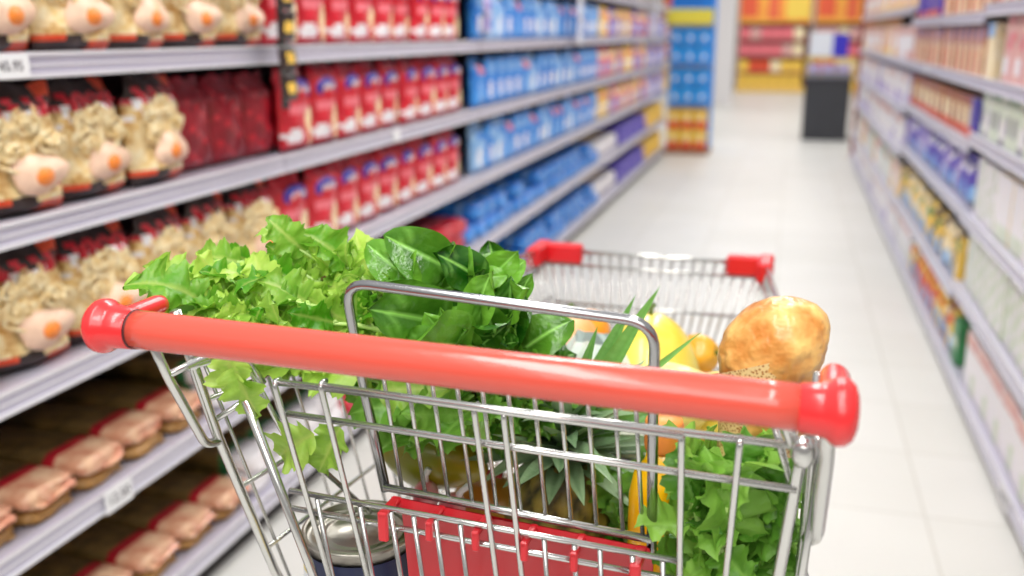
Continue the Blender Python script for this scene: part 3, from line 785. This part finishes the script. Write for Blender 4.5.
# handle brackets and chassis
for s in (-1, 1):
    X = -.25 if s < 0 else .265
    m = MB()
    if s < 0:
        m.tube(rounded([(X - .008, .030, ZH - .005), (X, .043, 1.046), (X, .085, .968), (X, .108, .962), (X, .100, .975)], .010, 5), .0042, 10)
        m.tube([(X - .006, .068, ZH - .005), (X, .083, 1.028), (X, .103, .969), (X, .179, .79), (X + .02, .26, .60), (X + .03, .34, .32)], .0048, 10)
        m.tube(rounded([(X, .043, 1.047), (X + .01, .07, 1.052), (X + .022, .09, 1.056)], .01), .0034, 8)
        m.tube([(X + .022, .088, 1.054), (X + .045, .080, 1.062), (X + .06, .09, 1.03)], .003, 8)
        m.tube([(X, .098, .985), (X + .03, .13, 1.005)], .003, 8)
    else:
        m.tube(rounded([(X, .020, ZH - .01), (X + .002, .05, 1.04), (X + .001, .085, .965), (X - .004, .10, .955)], .012, 5), .0055, 10)
        m.tube([(X - .006, .068, ZH - .005), (X - .006, .083, 1.028), (X - .006, .105, .96), (X - .010, .179, .79), (X - .02, .26, .60), (X - .03, .34, .32)], .0050, 10)
        m.tube(rounded([(X - .03, .05, 1.075), (X - .022, .06, 1.05), (X - .010, .06, 1.03), (X - .006, .07, 1.045)], .01), .0045, 8)
        m.tube([(X - .035, .09, 1.05), (X - .018, .10, .99)], .003, 8)
        M = Matrix.Translation((X - .013, .052, 1.045)) @ Matrix.Diagonal((1, 1, 1.1, 1))
        m.lathe([(0, -.011), (.006, -.009), (.0085, -.003), (.0085, .004), (.006, .009), (0, .010)], 14, 0, M)
    m.tube([(X + .03 * -s, .34, .32), (X + .035 * -s, .34, .26), (X + .03 * -s, .95, .22)], .009, 10)
    m.tube([(X + .035 * -s, .34, .26), (X + .035 * -s, .06, .20)], .009, 10)
    m.tube([(X + .03 * -s, .34, .32), (X + .03 * -s, .80, .66), (X + .05 * -s, .86, .735)], .009, 10)
    m.build('side_frame', chrome, cart)
m = MB()
for y, z in ((.08, .205), (.34, .26), (.92, .222)): m.tube([(-.22, y, z), (.235, y, z)], .007, 8)
for i in range(7): x = -.17 + i * .06; m.tube([(x, .08, .207), (x, .34, .262), (x, .92, .224)], .003, 6)
m.build('lower_rack', chrome, cart)
rub = mat('rubber', rgb(40, 40, 42), .6)
for x in (-.215, .23):
    for y in (.08, .92):
        m = MB(); m.box(x - .02, x + .02, y - .02, y + .02, .165, .2); m.box(x - .022, x - .018, y - .02, y + .045, .05, .19); m.box(x + .018, x + .022, y - .02, y + .045, .05, .19)
        c = m.build('caster', chrome, cart)
        m = MB(); M = Matrix.Translation((x, y + .025, .062)) @ Matrix.Rotation(PI / 2, 4, 'Y')
        m.lathe([(0, -.014), (.05, -.014), (.061, -.009), (.062, 0), (.061, .009), (.05, .014), (0, .014)], 24, 0, M); m.build('wheel', rub, c)

# ------------------------------------------------------------------ leaves
def frame_from(d, up_):
    d = d.normalized(); s = d.cross(up_)
    if s.length < 1e-3: s = d.cross(Vector((1, 0, 0)))
    s.normalize(); n_ = s.cross(d)
    return s, d, n_
def leaf(m, p, d, nrm, L, W, kind, r, shade):
    """kind 'spinach' ovate glossy, 'celery' lobed and toothed"""
    s, d, n_ = frame_from(d, nrm)
    if kind == 'spinach': nt, cs = 12, (-1, -.75, -.4, -.12, 0, .12, .4, .75, 1)
    else: nt, cs = 26, (-1, -.8, -.5, -.2, 0, .2, .5, .8, 1)
    bend = r.uniform(.15, .9) if kind == 'spinach' else r.uniform(.1, 1.1); fold = r.uniform(.1, .55); wav = r.uniform(.04, .10) if kind == 'spinach' else r.uniform(.04, .10)
    ph = r.uniform(0, 6.28); vs = []; cl = []; tw = r.uniform(-.5, .5)
    for i in range(nt + 1):
        t = i / nt
        if kind == 'spinach':
            wd = W * (max(0, math.sin(PI * min(1, t ** .85))) ** .62) * (1 if t < 1 else 0)
            sweep = 0
        else:
            env = max(0., math.sin(PI * (.10 + .90 * t) ** .85)) ** .7
            lob = .52 + .48 * abs(math.sin(PI * 3.0 * t ** .9 + ph * .2)) ** .8
            tooth = 1 + .09 * math.sin(i * 2.4 + ph)
            wd = W * env * lob * tooth; sweep = .18
        a = bend * t * 1.2
        cx = L * (math.sin(a) / max(a, 1e-3)) * t if a > .01 else L * t
        cz = -L * t * (1 - math.cos(a)) / max(a, 1e-3) if a > .01 else 0
        for c in cs:
            off = wd * c
            zz = cz + abs(off) * fold + wav * L * math.sin(7 * t + 3 * c + ph) * abs(c)
            if kind != 'spinach': zz += .07 * L * math.sin(20 * t + ph + (2 if c > 0 else 0)) * c * c + .02 * L * math.sin(31 * t + 2 * ph) * abs(c)
            xx = cx + sweep * abs(off)
            q = off * math.cos(tw * t); zz2 = zz + off * math.sin(tw * t)
            vs.append(p + d * xx + s * q + n_ * zz2)
            vein = .8 if abs(c) < .05 else (.25 if (abs(math.sin(PI * (t * 7 - abs(c) * 1.6))) < .25 and abs(c) < .9) else 0.)
            cl.append((max(0, min(1, shade + .15 * (abs(c) - .5))), vein * (1 if kind == 'spinach' else .4)))
    k = len(cs); fs = []
    for i in range(nt):
        for j in range(k - 1):
            a = i * k + j; fs.append((a, a + 1, a + k + 1, a + k))
    m.add(vs, fs, 0, True, cl)
def bez(a, b, c, t): return a * (1 - t) ** 2 + b * 2 * t * (1 - t) + c * t * t

def leafy_bunch(name, label, cat, base, tips, kind, lm, stm, seed, nl, L, W, stemr=.0035, arch=.05, lift=.3, spread=.35, start=.45, sh=(0, 1), extra=()):
    """base: cart-frame point; tips: cart-frame end points of the stalks"""
    r = random.Random(seed)
    root = empty(name, CO, YAW); tag(root, label, cat)
    ms, ml = MB(), MB(); ms.cur = (.8, 0.)
    B0 = Vector(base)
    for tp in tips:
        T = Vector(tp); b = B0 + Vector((r.uniform(-.015, .015), r.uniform(-.015, .015), r.uniform(-.012, .012)))
        c = (b + T) / 2 + Vector((r.uniform(-.02, .02), r.uniform(-.02, .02), arch * r.uniform(.6, 1.3)))
        pts = [bez(b, c, T, i / 10) for i in range(11)]
        ms.tube(pts, [stemr * (1.5 - 1.1 * i / 10) for i in range(11)], 7)
        for k in range(nl):
            t = start + (1 - start) * (k + r.random() * .6) / nl; t = min(t, 1)
            p = bez(b, c, T, t); tg = (bez(b, c, T, min(1, t + .05)) - bez(b, c, T, max(0, t - .05))).normalized()
            side = Vector((r.gauss(0, 1), r.gauss(0, 1), r.gauss(.15, .8))).normalized()
            d = (tg * (1 - spread) + side * spread * 1.3 + Vector((0, 0, lift * r.uniform(-.3, 1)))).normalized()
            if t > .9: d = (tg + side * .35 + Vector((0, 0, lift * .5))).normalized()
            nn = (Vector((0, -1.1, .7)) if kind == 'spinach' else Vector((0, -.75, .9))) + Vector((r.gauss(0, .5), r.gauss(0, .35), r.gauss(0, .35)))
            nn.normalize()
            sc = r.uniform(.7, 1.15) * (1.35 if r.random() < .15 else 1) * (1.1 if t > .9 else .9)
            shd = max(0, min(1, r.uniform(*sh)))
            st = p + d * L * .12
            ms.tube([p, (p + st) / 2 + Vector((0, 0, .002)), st], stemr * .35, 5)
            leaf(ml, st, d, nn, L * sc, W * sc, kind, r, shd)
    for (p, d, nn, l_, w_, s_) in extra:
        leaf(ml, Vector(p), Vector(d), Vector(nn), l_, w_, kind, r, s_)
    ml.build('leaves', lm, root); ms.build('stalks', stm, root)
    return root
lime = leaf_mat('lime_leaf', rgb(84, 160, 26), rgb(204, 236, 106), .34, .42)
limes = mat('pale_stalk', rgb(176, 212, 104), .4, c2=rgb(206, 230, 150), scale=40)
dgreen = leaf_mat('spinach_leaf', rgb(24, 84, 14), rgb(126, 188, 58), .2, .28)
dst = mat('spinach_stalk', rgb(120, 172, 66), .4)
cel = leaf_mat('celery_leaf', rgb(52, 124, 24), rgb(156, 208, 84), .36, .32)
r = random.Random(3)
def ell(cx, cy, cz, rx, ry, rz, n, seed, fil=lambda p: True):
    q = random.Random(seed); out = []
    while len(out) < n:
        v = Vector((q.gauss(0, 1), q.gauss(0, 1), q.gauss(0, 1))).normalized() * (q.random() ** .35)
        p = (cx + v.x * rx, cy + v.y * ry, cz + v.z * rz)
        if fil(p): out.append(p)
    return out
# pale leafy greens lying over the left rim
tipsA = ell(-.228, .20, 1.052, .082, .10, .046, 36, 5, lambda p: not (p[2] < 1.03 and p[0] < -.22)) + [(-.308, .17, 1.08), (-.308, .15, 1.06), (-.312, .2, 1.06), (-.295, .22, 1.10), (-.245, .24, 1.122), (-.225, .22, 1.118), (-.19, .24, 1.10), (-.16, .22, 1.095), (-.295, .13, 1.055), (-.31, .12, 1.07)] + ell(-.280, .16, 1.078, .046, .05, .040, 18, 77)
leafy_bunch('leafy_greens', 'lime green leafy celery bunch spilling over the cart at the left of its handle', 'leafy greens', (-.06, .36, .88), tipsA, 'celery', lime, limes, 21, 11, .043, .0170, .0042, .055, .26, .55, .4, (.0, 1.),
            extra=[((-.212, .075, 1.06), (-.05, -.12, -1), (0, -1, .1), .055, .024, .8), ((-.205, .072, 1.05), (.35, -.1, -1), (0, -1, .1), .05, .022, .6), ((-.15, .10, .985), (-.75, -.1, -.45), (0, -1, .3), .06, .024, .7), ((-.13, .11, .99), (-.4, -.1, -.8), (0, -1, .3), .05, .022, .5),
                   ((-.12, .13, 1.03), (-.6, -.1, .1), (0, -.8, .5), .07, .028, .6), ((-.10, .13, 1.02), (.6, 0, .1), (0, -.8, .5), .06, .026, .5)])
# spinach
tipsB = ell(-.072, .24, 1.045, .062, .06, .055, 38, 8) + [(-.095, .25, 1.10), (-.12, .24, 1.09), (-.075, .26, 1.105), (-.085, .24, 1.11), (-.05, .25, 1.095)]
leafy_bunch('spinach_bunch', 'glossy dark green spinach bunch behind the bent chrome loop', 'spinach', (.0, .42, .90), tipsB, 'spinach', dgreen, dst, 31, 5, .051, .0180, .0025, .03, .35, .5, .6, (.0, 1.))
# lower greens between the bunches
tipsD = ell(-.07, .20, .985, .07, .05, .03, 14, 18)
leafy_bunch('herb_bunch', 'mid green leafy herbs under the spinach, seen through the rear gate', 'herbs', (.03, .42, .88), tipsD, 'celery', cel, limes, 33, 6, .05, .02, .003, .02, .1, .5, .5, (.1, .9))
# celery at lower right
tipsC = ell(.200, .150, .952, .042, .045, .045, 26, 12) + [(.215, .125, .985), (.195, .125, .975), (.225, .13, .965), (.205, .12, .945), (.175, .125, .985)]
leafy_bunch('celery_bunch', 'bright green celery leaves standing in the lower right corner of the cart', 'celery', (.17, .21, .765), tipsC, 'celery', cel, limes, 41, 6, .050, .022, .0055, .0, .35, .55, .5, (.1, 1.))
# a lettuce behind the pineapple
tipsE = ell(.095, .31, .86, .035, .03, .045, 12, 15)
leafy_bunch('lettuce', 'green lettuce leaves between the pineapple and the yellow bottle', 'lettuce', (.10, .32, .765), tipsE, 'celery', cel, limes, 43, 5, .05, .022, .004, .0, .3, .5, .4, (.0, .8))

# ------------------------------------------------------------------ pineapple
root = empty('pineapple', cw(.018, .31, .742), YAW); tag(root, 'pineapple with grey green spiky crown standing in the middle of the cart', 'pineapple')
m = MB(); ns, nr = 64, 34; HP = .155; vs = []; fs = []; cl = []
for j in range(nr + 1):
    v = j / nr; z = v * HP; rad = .058 * (max(0, math.sin(PI * (.09 + .84 * v))) ** .45) * (1.02 - .1 * v)
    for k in range(ns):
        a = 2 * PI * k / ns
        d1 = abs(math.sin(a * 6 + v * 12)); d2 = abs(math.sin(a * 6 - v * 12)); b_ = min(d1, d2)
        q = rad + .006 * b_ ** .6
        vs.append((q * math.cos(a), q * math.sin(a), z)); cl.append((b_, 0.01))
for j in range(nr):
    for k in range(ns):
        l = (k + 1) % ns; fs.append((j * ns + k, j * ns + l, (j + 1) * ns + l, (j + 1) * ns + k))
m.add(vs, fs, 0, True, cl)
pm = leaf_mat('pineapple_rind', rgb(36, 38, 18), rgb(150, 136, 52), .5, 0.)
m.build('fruit_body', pm, root)
m = MB(); rc = random.Random(4)
def blade(m, p, d, L, W, curl, shade, r, nrm=None):
    s, d, n_ = frame_from(d, nrm or Vector((-d.x * .6, -d.y * .6 - .3, 1)))
    vs = []; cl = []; nt = 12
    for i in range(nt + 1):
        t = i / nt; wd = W * (1 - t ** 2.4) ** .9 * (.8 + .2 * math.sin(PI * t))
        a = curl * t
        x = L * t * (math.sin(a) / a if abs(a) > .01 else 1); z = -L * t * ((1 - math.cos(a)) / a if abs(a) > .01 else 0)
        for c in (-1, -.5, 0, .5, 1):
            vs.append(p + d * x + s * wd * c + n_ * (z + abs(c) * wd * .5)); cl.append((shade + .12 * abs(c) + .1 * t, 0.02 + (.12 if abs(c) == .5 else 0)))
    fs = [(i * 5 + j, i * 5 + j + 1, i * 5 + j + 6, i * 5 + j + 5) for i in range(nt) for j in range(4)]
    m.add(vs, fs, 0, True, cl)
for i in range(64):
    a = i * 2.39996; h = i / 64
    el = -.1 + 1.2 * h + rc.uniform(-.1, .1)
    d = Vector((math.cos(a) * math.cos(el), math.sin(a) * math.cos(el), math.sin(el)))
    p = Vector((0, 0, .150 + .035 * h)) + Vector((math.cos(a), math.sin(a), 0)) * .016 * (1 - h)
    blade(m, p, d, rc.uniform(.07, .105) * (.85 + .35 * math.sin(PI * h)), .0115, rc.uniform(-.3, .8), rc.uniform(.15, .75), rc)
FN = Vector((-.2, -1, .35)); CP = Vector((0, 0, .165))
mt = MB()
for (q, L_, W_, cu_, sh_) in (((.46, -.02, .92), .200, .0120, .10, .62), ((.36, .05, .9), .178, .0115, .05, .5), ((.66, -.04, .72), .190, .0062, .25, .8), ((-.26, 0, .90), .142, .0105, .15, .35), ((-.12, .0, .9), .120, .0105, .1, .3), ((.82, -.05, .48), .15, .0090, .35, .45), ((.2, .02, .9), .135, .0100, .1, .4), ((.52, .03, .62), .13, .010, .2, .6)):
    blade(mt, CP, Vector(q), L_, W_, cu_, sh_, rc, FN)
mt.build('crown_spikes', leaf_mat('spike_leaf', rgb(36, 96, 40), rgb(124, 178, 84), .34, .15), root)
crownm = leaf_mat('crown_leaf', rgb(48, 92, 52), rgb(158, 186, 140), .36, .15)
m.build('crown', crownm, root)

# ------------------------------------------------------------------ bread in its net paper sleeve
def bread_mat():
    m = mat('crust', rgb(204, 126, 48), .38, c2=rgb(244, 192, 112), scale=34, bump=.9, coat=.3)
    return m
def net_mat():
    m = bpy.data.materials.new('net_sleeve'); m.use_nodes = True; N = m.node_tree.nodes; L = m.node_tree.links; b = N['Principled BSDF']
    tc = N.new('ShaderNodeTexCoord'); mp = N.new('ShaderNodeMapping'); mp.inputs['Rotation'].default_value = (0, 0, PI / 4); mp.inputs['Scale'].default_value = (1, 1, 1)
    ck = N.new('ShaderNodeTexVoronoi'); ck.inputs['Scale'].default_value = 420; L.new(tc.outputs['Object'], ck.inputs[0])
    rp = N.new('ShaderNodeValToRGB'); rp.color_ramp.elements[0].color = rgb(176, 108, 44); rp.color_ramp.elements[1].color = rgb(240, 206, 146)
    rp.color_ramp.elements[0].position = .2; rp.color_ramp.elements[1].position = .55
    L.new(ck.outputs['Distance'], rp.inputs[0]); L.new(rp.outputs[0], b.inputs['Base Color']); b.inputs['Roughness'].default_value = .4
    return m
root = empty('baguette', cw(.196, .175, .744), YAW); root.rotation_euler = (math.radians(-3), math.radians(4.2), YAW)
tag(root, 'golden bread loaf in a dotted sleeve leaning up behind the handle at right', 'bread')
def shell(prof, seg, rfn, ztilt):
    m = MB(); vs = []
    for k in range(seg):
        a = 2 * PI * k / seg
        for i, (r_, z) in enumerate(prof):
            q = r_ * rfn(a, z); vs.append((q * math.cos(a) + max(0, z - .315) * .22, q * .92 * math.sin(a), z + ztilt * math.cos(a + .5) * (i / (len(prof) - 1)) ** 4))
    o = len(prof)
    m.add(vs, [(k * o + i, ((k + 1) % seg) * o + i, ((k + 1) % seg) * o + i + 1, k * o + i + 1) for k in range(seg) for i in range(o - 1)], 0, True)
    return m
shell([(0, 0), (.018, .004), (.024, .02), (.026, .10), (.0275, .20), (.0310, .26), (.0365, .290), (.0418, .316)], 48, lambda a, z: 1 + .03 * math.sin(2 * a + 1), .020).build('net_sleeve', net_mat(), root)
prof = [(.030, .262), (.0340, .288), (.0372, .302), (.0392, .314), (.0408, .325), (.0406, .335), (.0385, .345), (.0345, .3545), (.0285, .3625), (.019, .369), (.009, .372), (0, .3725)]
def rf(a, z):
    return 1 + .03 * math.sin(3 * a + z * 70) + .024 * abs(math.sin(4.5 * a - z * 120)) + .02 * abs(math.sin(9 * a + z * 210)) - .02
pr2 = []
for i in range(len(prof) - 1):
    for k in range(4):
        t = k / 4; pr2.append((prof[i][0] * (1 - t) + prof[i + 1][0] * t, prof[i][1] * (1 - t) + prof[i + 1][1] * t))
pr2.append(prof[-1])
shell(pr2, 72, rf, 0).build('crust', bread_mat(), root)

# ------------------------------------------------------------------ tin can
root = empty('tin_can', cw(-.152, .180, .742), YAW); tag(root, 'large tin can with ringed silver lid and navy label near the gate', 'tin can')
m = MB(); RC = .055; HC = .113
m.lathe([(0, 0), (RC - .003, 0), (RC, .002), (RC - .001, .005), (RC - .002, HC - .005), (RC, HC - .003), (RC + .0008, HC), (RC - .002, HC + .0012), (RC - .0035, HC - .001), (RC - .005, HC - .005), (.045, HC - .005), (.044, HC - .0035), (.041, HC - .0035), (.040, HC - .0052), (.035, HC - .0052), (.034, HC - .004), (.031, HC - .004), (.030, HC - .0055), (0, HC - .0055)], 56)
m.build('can_body', mat('tin', (.46, .43, .38, 1), .32, 1.), root)
m = MB(); lb = [(RC - .0008, .008), (RC - .0004, .010), (RC - .0004, .030), (RC - .0004, .098), (RC - .0008, .1)]
m.lathe(lb, 56); m.build('label_band', mat('can_navy', rgb(38, 44, 76), .35), root)
m = MB()
for (a0, a1, z0, z1, k) in ((-2.9, -2.15, .012, .092, 0), (-2.55, -2.2, .03, .08, 1), (-1.75, -1.55, .078, .084, 1), (-1.5, -1.2, .078, .084, 1), (-1.75, -1.1, .062, .070, 1), (-1.7, -1.25, .048, .053, 1)):
    n = 10; vs = []
    for i in range(n + 1):
        a = a0 + (a1 - a0) * i / n
        for z in (z0, z1): vs.append(((RC + .0003 + .0003 * k) * math.cos(a), (RC + .0003 + .0003 * k) * math.sin(a), z))
    m.add(vs, [(2 * i, 2 * i + 2, 2 * i + 3, 2 * i + 1) for i in range(n)], k)
m.build('label_print', [mat('can_yellow', rgb(250, 226, 120), .4), whitem], root)

# ------------------------------------------------------------------ fruit and other groceries
def blob(name, label, cat, x, y, z, rx, ry, rz, m_, rot=(0, 0, 0), fn=None, stem=None, seg=32):
    """z is the underside"""
    root = empty(name, cw(x, y, z), YAW); tag(root, label, cat)
    m = MB(); M = Matrix.Translation((0, 0, max(rz, 0))) @ Euler(rot).to_matrix().to_4x4() @ Matrix.Diagonal((rx, ry, rz, 1))
    pr = [(math.sin(PI * i / 20), -math.cos(PI * i / 20)) for i in range(21)]
    if fn: pr = [fn(a, b) for a, b in pr]
    m.lathe(pr, seg, 0, M, None, (lambda a, z: 1 + .07 * math.cos(4 * a)) if cat == 'pepper' else None)
    m.build('flesh', m_, root)
    if stem:
        m = MB(); T = M @ Vector((0, 0, stem[0])); q = (M.to_3x3() @ Vector((0, 0, 1))).normalized()
        m.tube([T - q * .003, T + q * .006, T + q * .014 + Vector((.004, 0, 0))], [.004, .003, .0035], 8); m.build('stem', stem[1], root)
    return root
stm = mat('stem_green', rgb(90, 110, 50), .6)
yel = mat('yellow_skin', rgb(246, 214, 60), .3, c2=rgb(250, 232, 110), scale=20, coat=.4)
yel2 = mat('pale_yellow_skin', rgb(240, 222, 120), .35, c2=rgb(250, 226, 90), scale=20, coat=.3)
org = mat('orange_skin', rgb(244, 150, 24), .35, c2=rgb(250, 178, 50), scale=30, bump=.15, coat=.3)
amb = mat('amber_skin', rgb(232, 160, 30), .35, c2=rgb(244, 186, 60), scale=24, coat=.3)
olv = mat('mango_skin', rgb(130, 138, 20), .32, c2=rgb(176, 150, 30), scale=14, coat=.3)
pep = lambda a, b: (a * (1 + .12 * b), b - .12 * max(0, 1 - a * 3) * (1 if b > 0 else 0))
pear = lambda a, b: (a * (1 - .38 * max(0, b + .1)), b * 1.15)
zf = .742
blob('melon', 'big yellow melon behind the pineapple crown', 'melon', .052, .62, zf, .070, .085, .112, yel, (.0, .0, 0), None, (1, stm))
blob('bell_pepper', 'amber yellow bell pepper right of the big yellow melon', 'pepper', .103, .70, .856, .027, .027, .034, amb, (.3, 1.3, 0), pep, (.9, stm))
blob('grapefruit', 'pale yellow grapefruit under the bell pepper', 'fruit', .120, .80, zf, .048, .048, .045, yel2, seg=36) if False else None
blob('pear', 'pale yellow pear lying close behind the handle', 'pear', .108, .455, .862, .048, .045, .052, yel2, (0, 1.25, 0), pear, (1.1, stm))
blob('pear', 'second pale yellow pear, beside the loaf', 'pear', .165, .50, .850, .044, .044, .048, yel, (0, 1.3, .6), pear, (1.1, stm))
blob('grapefruit', 'round yellow grapefruit under the pears', 'grapefruit', .135, .47, zf, .055, .055, .057, yel2)
blob('lemon', 'lemon left of the big yellow melon', 'lemon', -.012, .565, .858, .035, .032, .046, yel, (0, 1.4, .2))
blob('orange', 'orange peeping out above the lemons', 'orange', -.055, .735, .858, .030, .036, .036, org)
blob('peach', 'peach coloured fruit left of the melon beyond the crown', 'peach', -.062, .64, .876, .040, .038, .038, mat('peach_skin', rgb(250, 200, 150), .5, c2=rgb(244, 160, 90), scale=18), (0, 0, 0), None, (.96, stm))
blob('grapefruit', 'yellow grapefruit at the bottom of the cart, under the lemon', 'grapefruit', -.05, .62, zf, .058, .058, .057, yel2)
blob('orange', 'orange in the bottom layer beyond the melon', 'orange', .112, .715, zf, .05, .05, .054, org)
blob('orange', 'orange carrying the orange fruit above it', 'orange', -.06, .755, zf, .055, .055, .057, org)
blob('mango', 'olive yellow mango in the gap below the herbs', 'mango', -.122, .30, .828, .040, .036, .054, olv, (0, 1.75, 0), pear, (1.1, mat('mango_blush', rgb(150, 40, 40), .5)))
blob('mango', 'lower olive mango with orange blush under the other one', 'mango', -.065, .335, .775, .050, .04, .038, mat('mango_blush_skin', rgb(196, 120, 40), .35, c2=rgb(140, 130, 30), scale=10, coat=.3), (0, .1, 0))
radm = mat('radish_skin', rgb(200, 36, 60), .35, c2=rgb(236, 200, 200), scale=35)
for i, (x, y, z, lb) in enumerate(((-.118, .265, .835, 'red and white radish left of the others beside the mango'), (-.088, .262, .828, 'red and white radish between the mango and the seat flap'), (-.104, .27, .80, 'red and white radish lying below the two others'))):
    blob('radish', lb, 'radish', x, y, z, .014, .014, .017, radm, (0, .5 * i, 0), None, (1, whitem))
# crumpled pale bag between the fruit
root = empty('produce_bag', cw(.006, .50, .742), YAW); tag(root, 'pale crumpled produce bag between the crown and the pears', 'plastic bag')
m = MB(); rq = random.Random(9); M = Matrix.Diagonal((.055, .045, .165, 1))
vs = []; nr, ns = 14, 22
for j in range(nr + 1):
    for k in range(ns):
        a = 2 * PI * k / ns; v = j / nr; rr_ = (math.sin(PI * min(1, .08 + .80 * v)) ** .6) * (1 + rq.uniform(-.12, .12))
        vs.append((.05 * rr_ * math.cos(a), .04 * rr_ * math.sin(a), (.225 * v) + rq.uniform(-.004, .004)))
m.add(vs, [(j * ns + k, j * ns + (k + 1) % ns, (j + 1) * ns + (k + 1) % ns, (j + 1) * ns + k) for j in range(nr) for k in range(ns)], 0, False)
m.build('bag_film', mat('pale_film', rgb(222, 240, 236), .2, c2=rgb(246, 244, 236), scale=20, coat=.5), root)
# juice bottle
root = empty('juice_bottle', cw(.131, .235, .742), YAW); tag(root, 'bright yellow juice bottle with orange cap behind the right loop leg', 'bottle')
m = MB(); m.lathe([(0, 0), (.026, 0), (.030, .006), (.030, .05), (.0285, .055), (.030, .06), (.030, .10), (.0285, .105), (.030, .11), (.030, .165), (.026, .185), (.016, .200), (.0145, .212), (0, .212)], 36)
m.build('bottle_body', mat('juice_yellow', rgb(252, 196, 10), .25, coat=.5, emit=.0), root)
m = MB(); m.lathe([(0, .21), (.0165, .21), (.0175, .213), (.0175, .236), (.016, .24), (0, .24)], 36, 0, None, None, lambda a, z: 1 + .02 * math.cos(24 * a)); m.build('cap', mat('cap_orange', rgb(248, 152, 70), .4), root)
# lavender pot
root = empty('yogurt_pot', cw(.088, .365, .742), YAW); tag(root, 'lavender pot with pale lid showing right of the pineapple crown', 'pot')
m = MB(); m.lathe([(0, 0), (.026, 0), (.029, .004), (.032, .150), (0, .150)], 32); m.build('pot_body', mat('pot_lavender', rgb(196, 184, 224), .4, c2=rgb(222, 212, 240), scale=30), root)
m = MB(); m.lathe([(0, .150), (.0345, .150), (.035, .154), (.033, .158), (0, .157)], 32); m.build('lid', mat('pot_lid', rgb(226, 230, 214), .35), root)
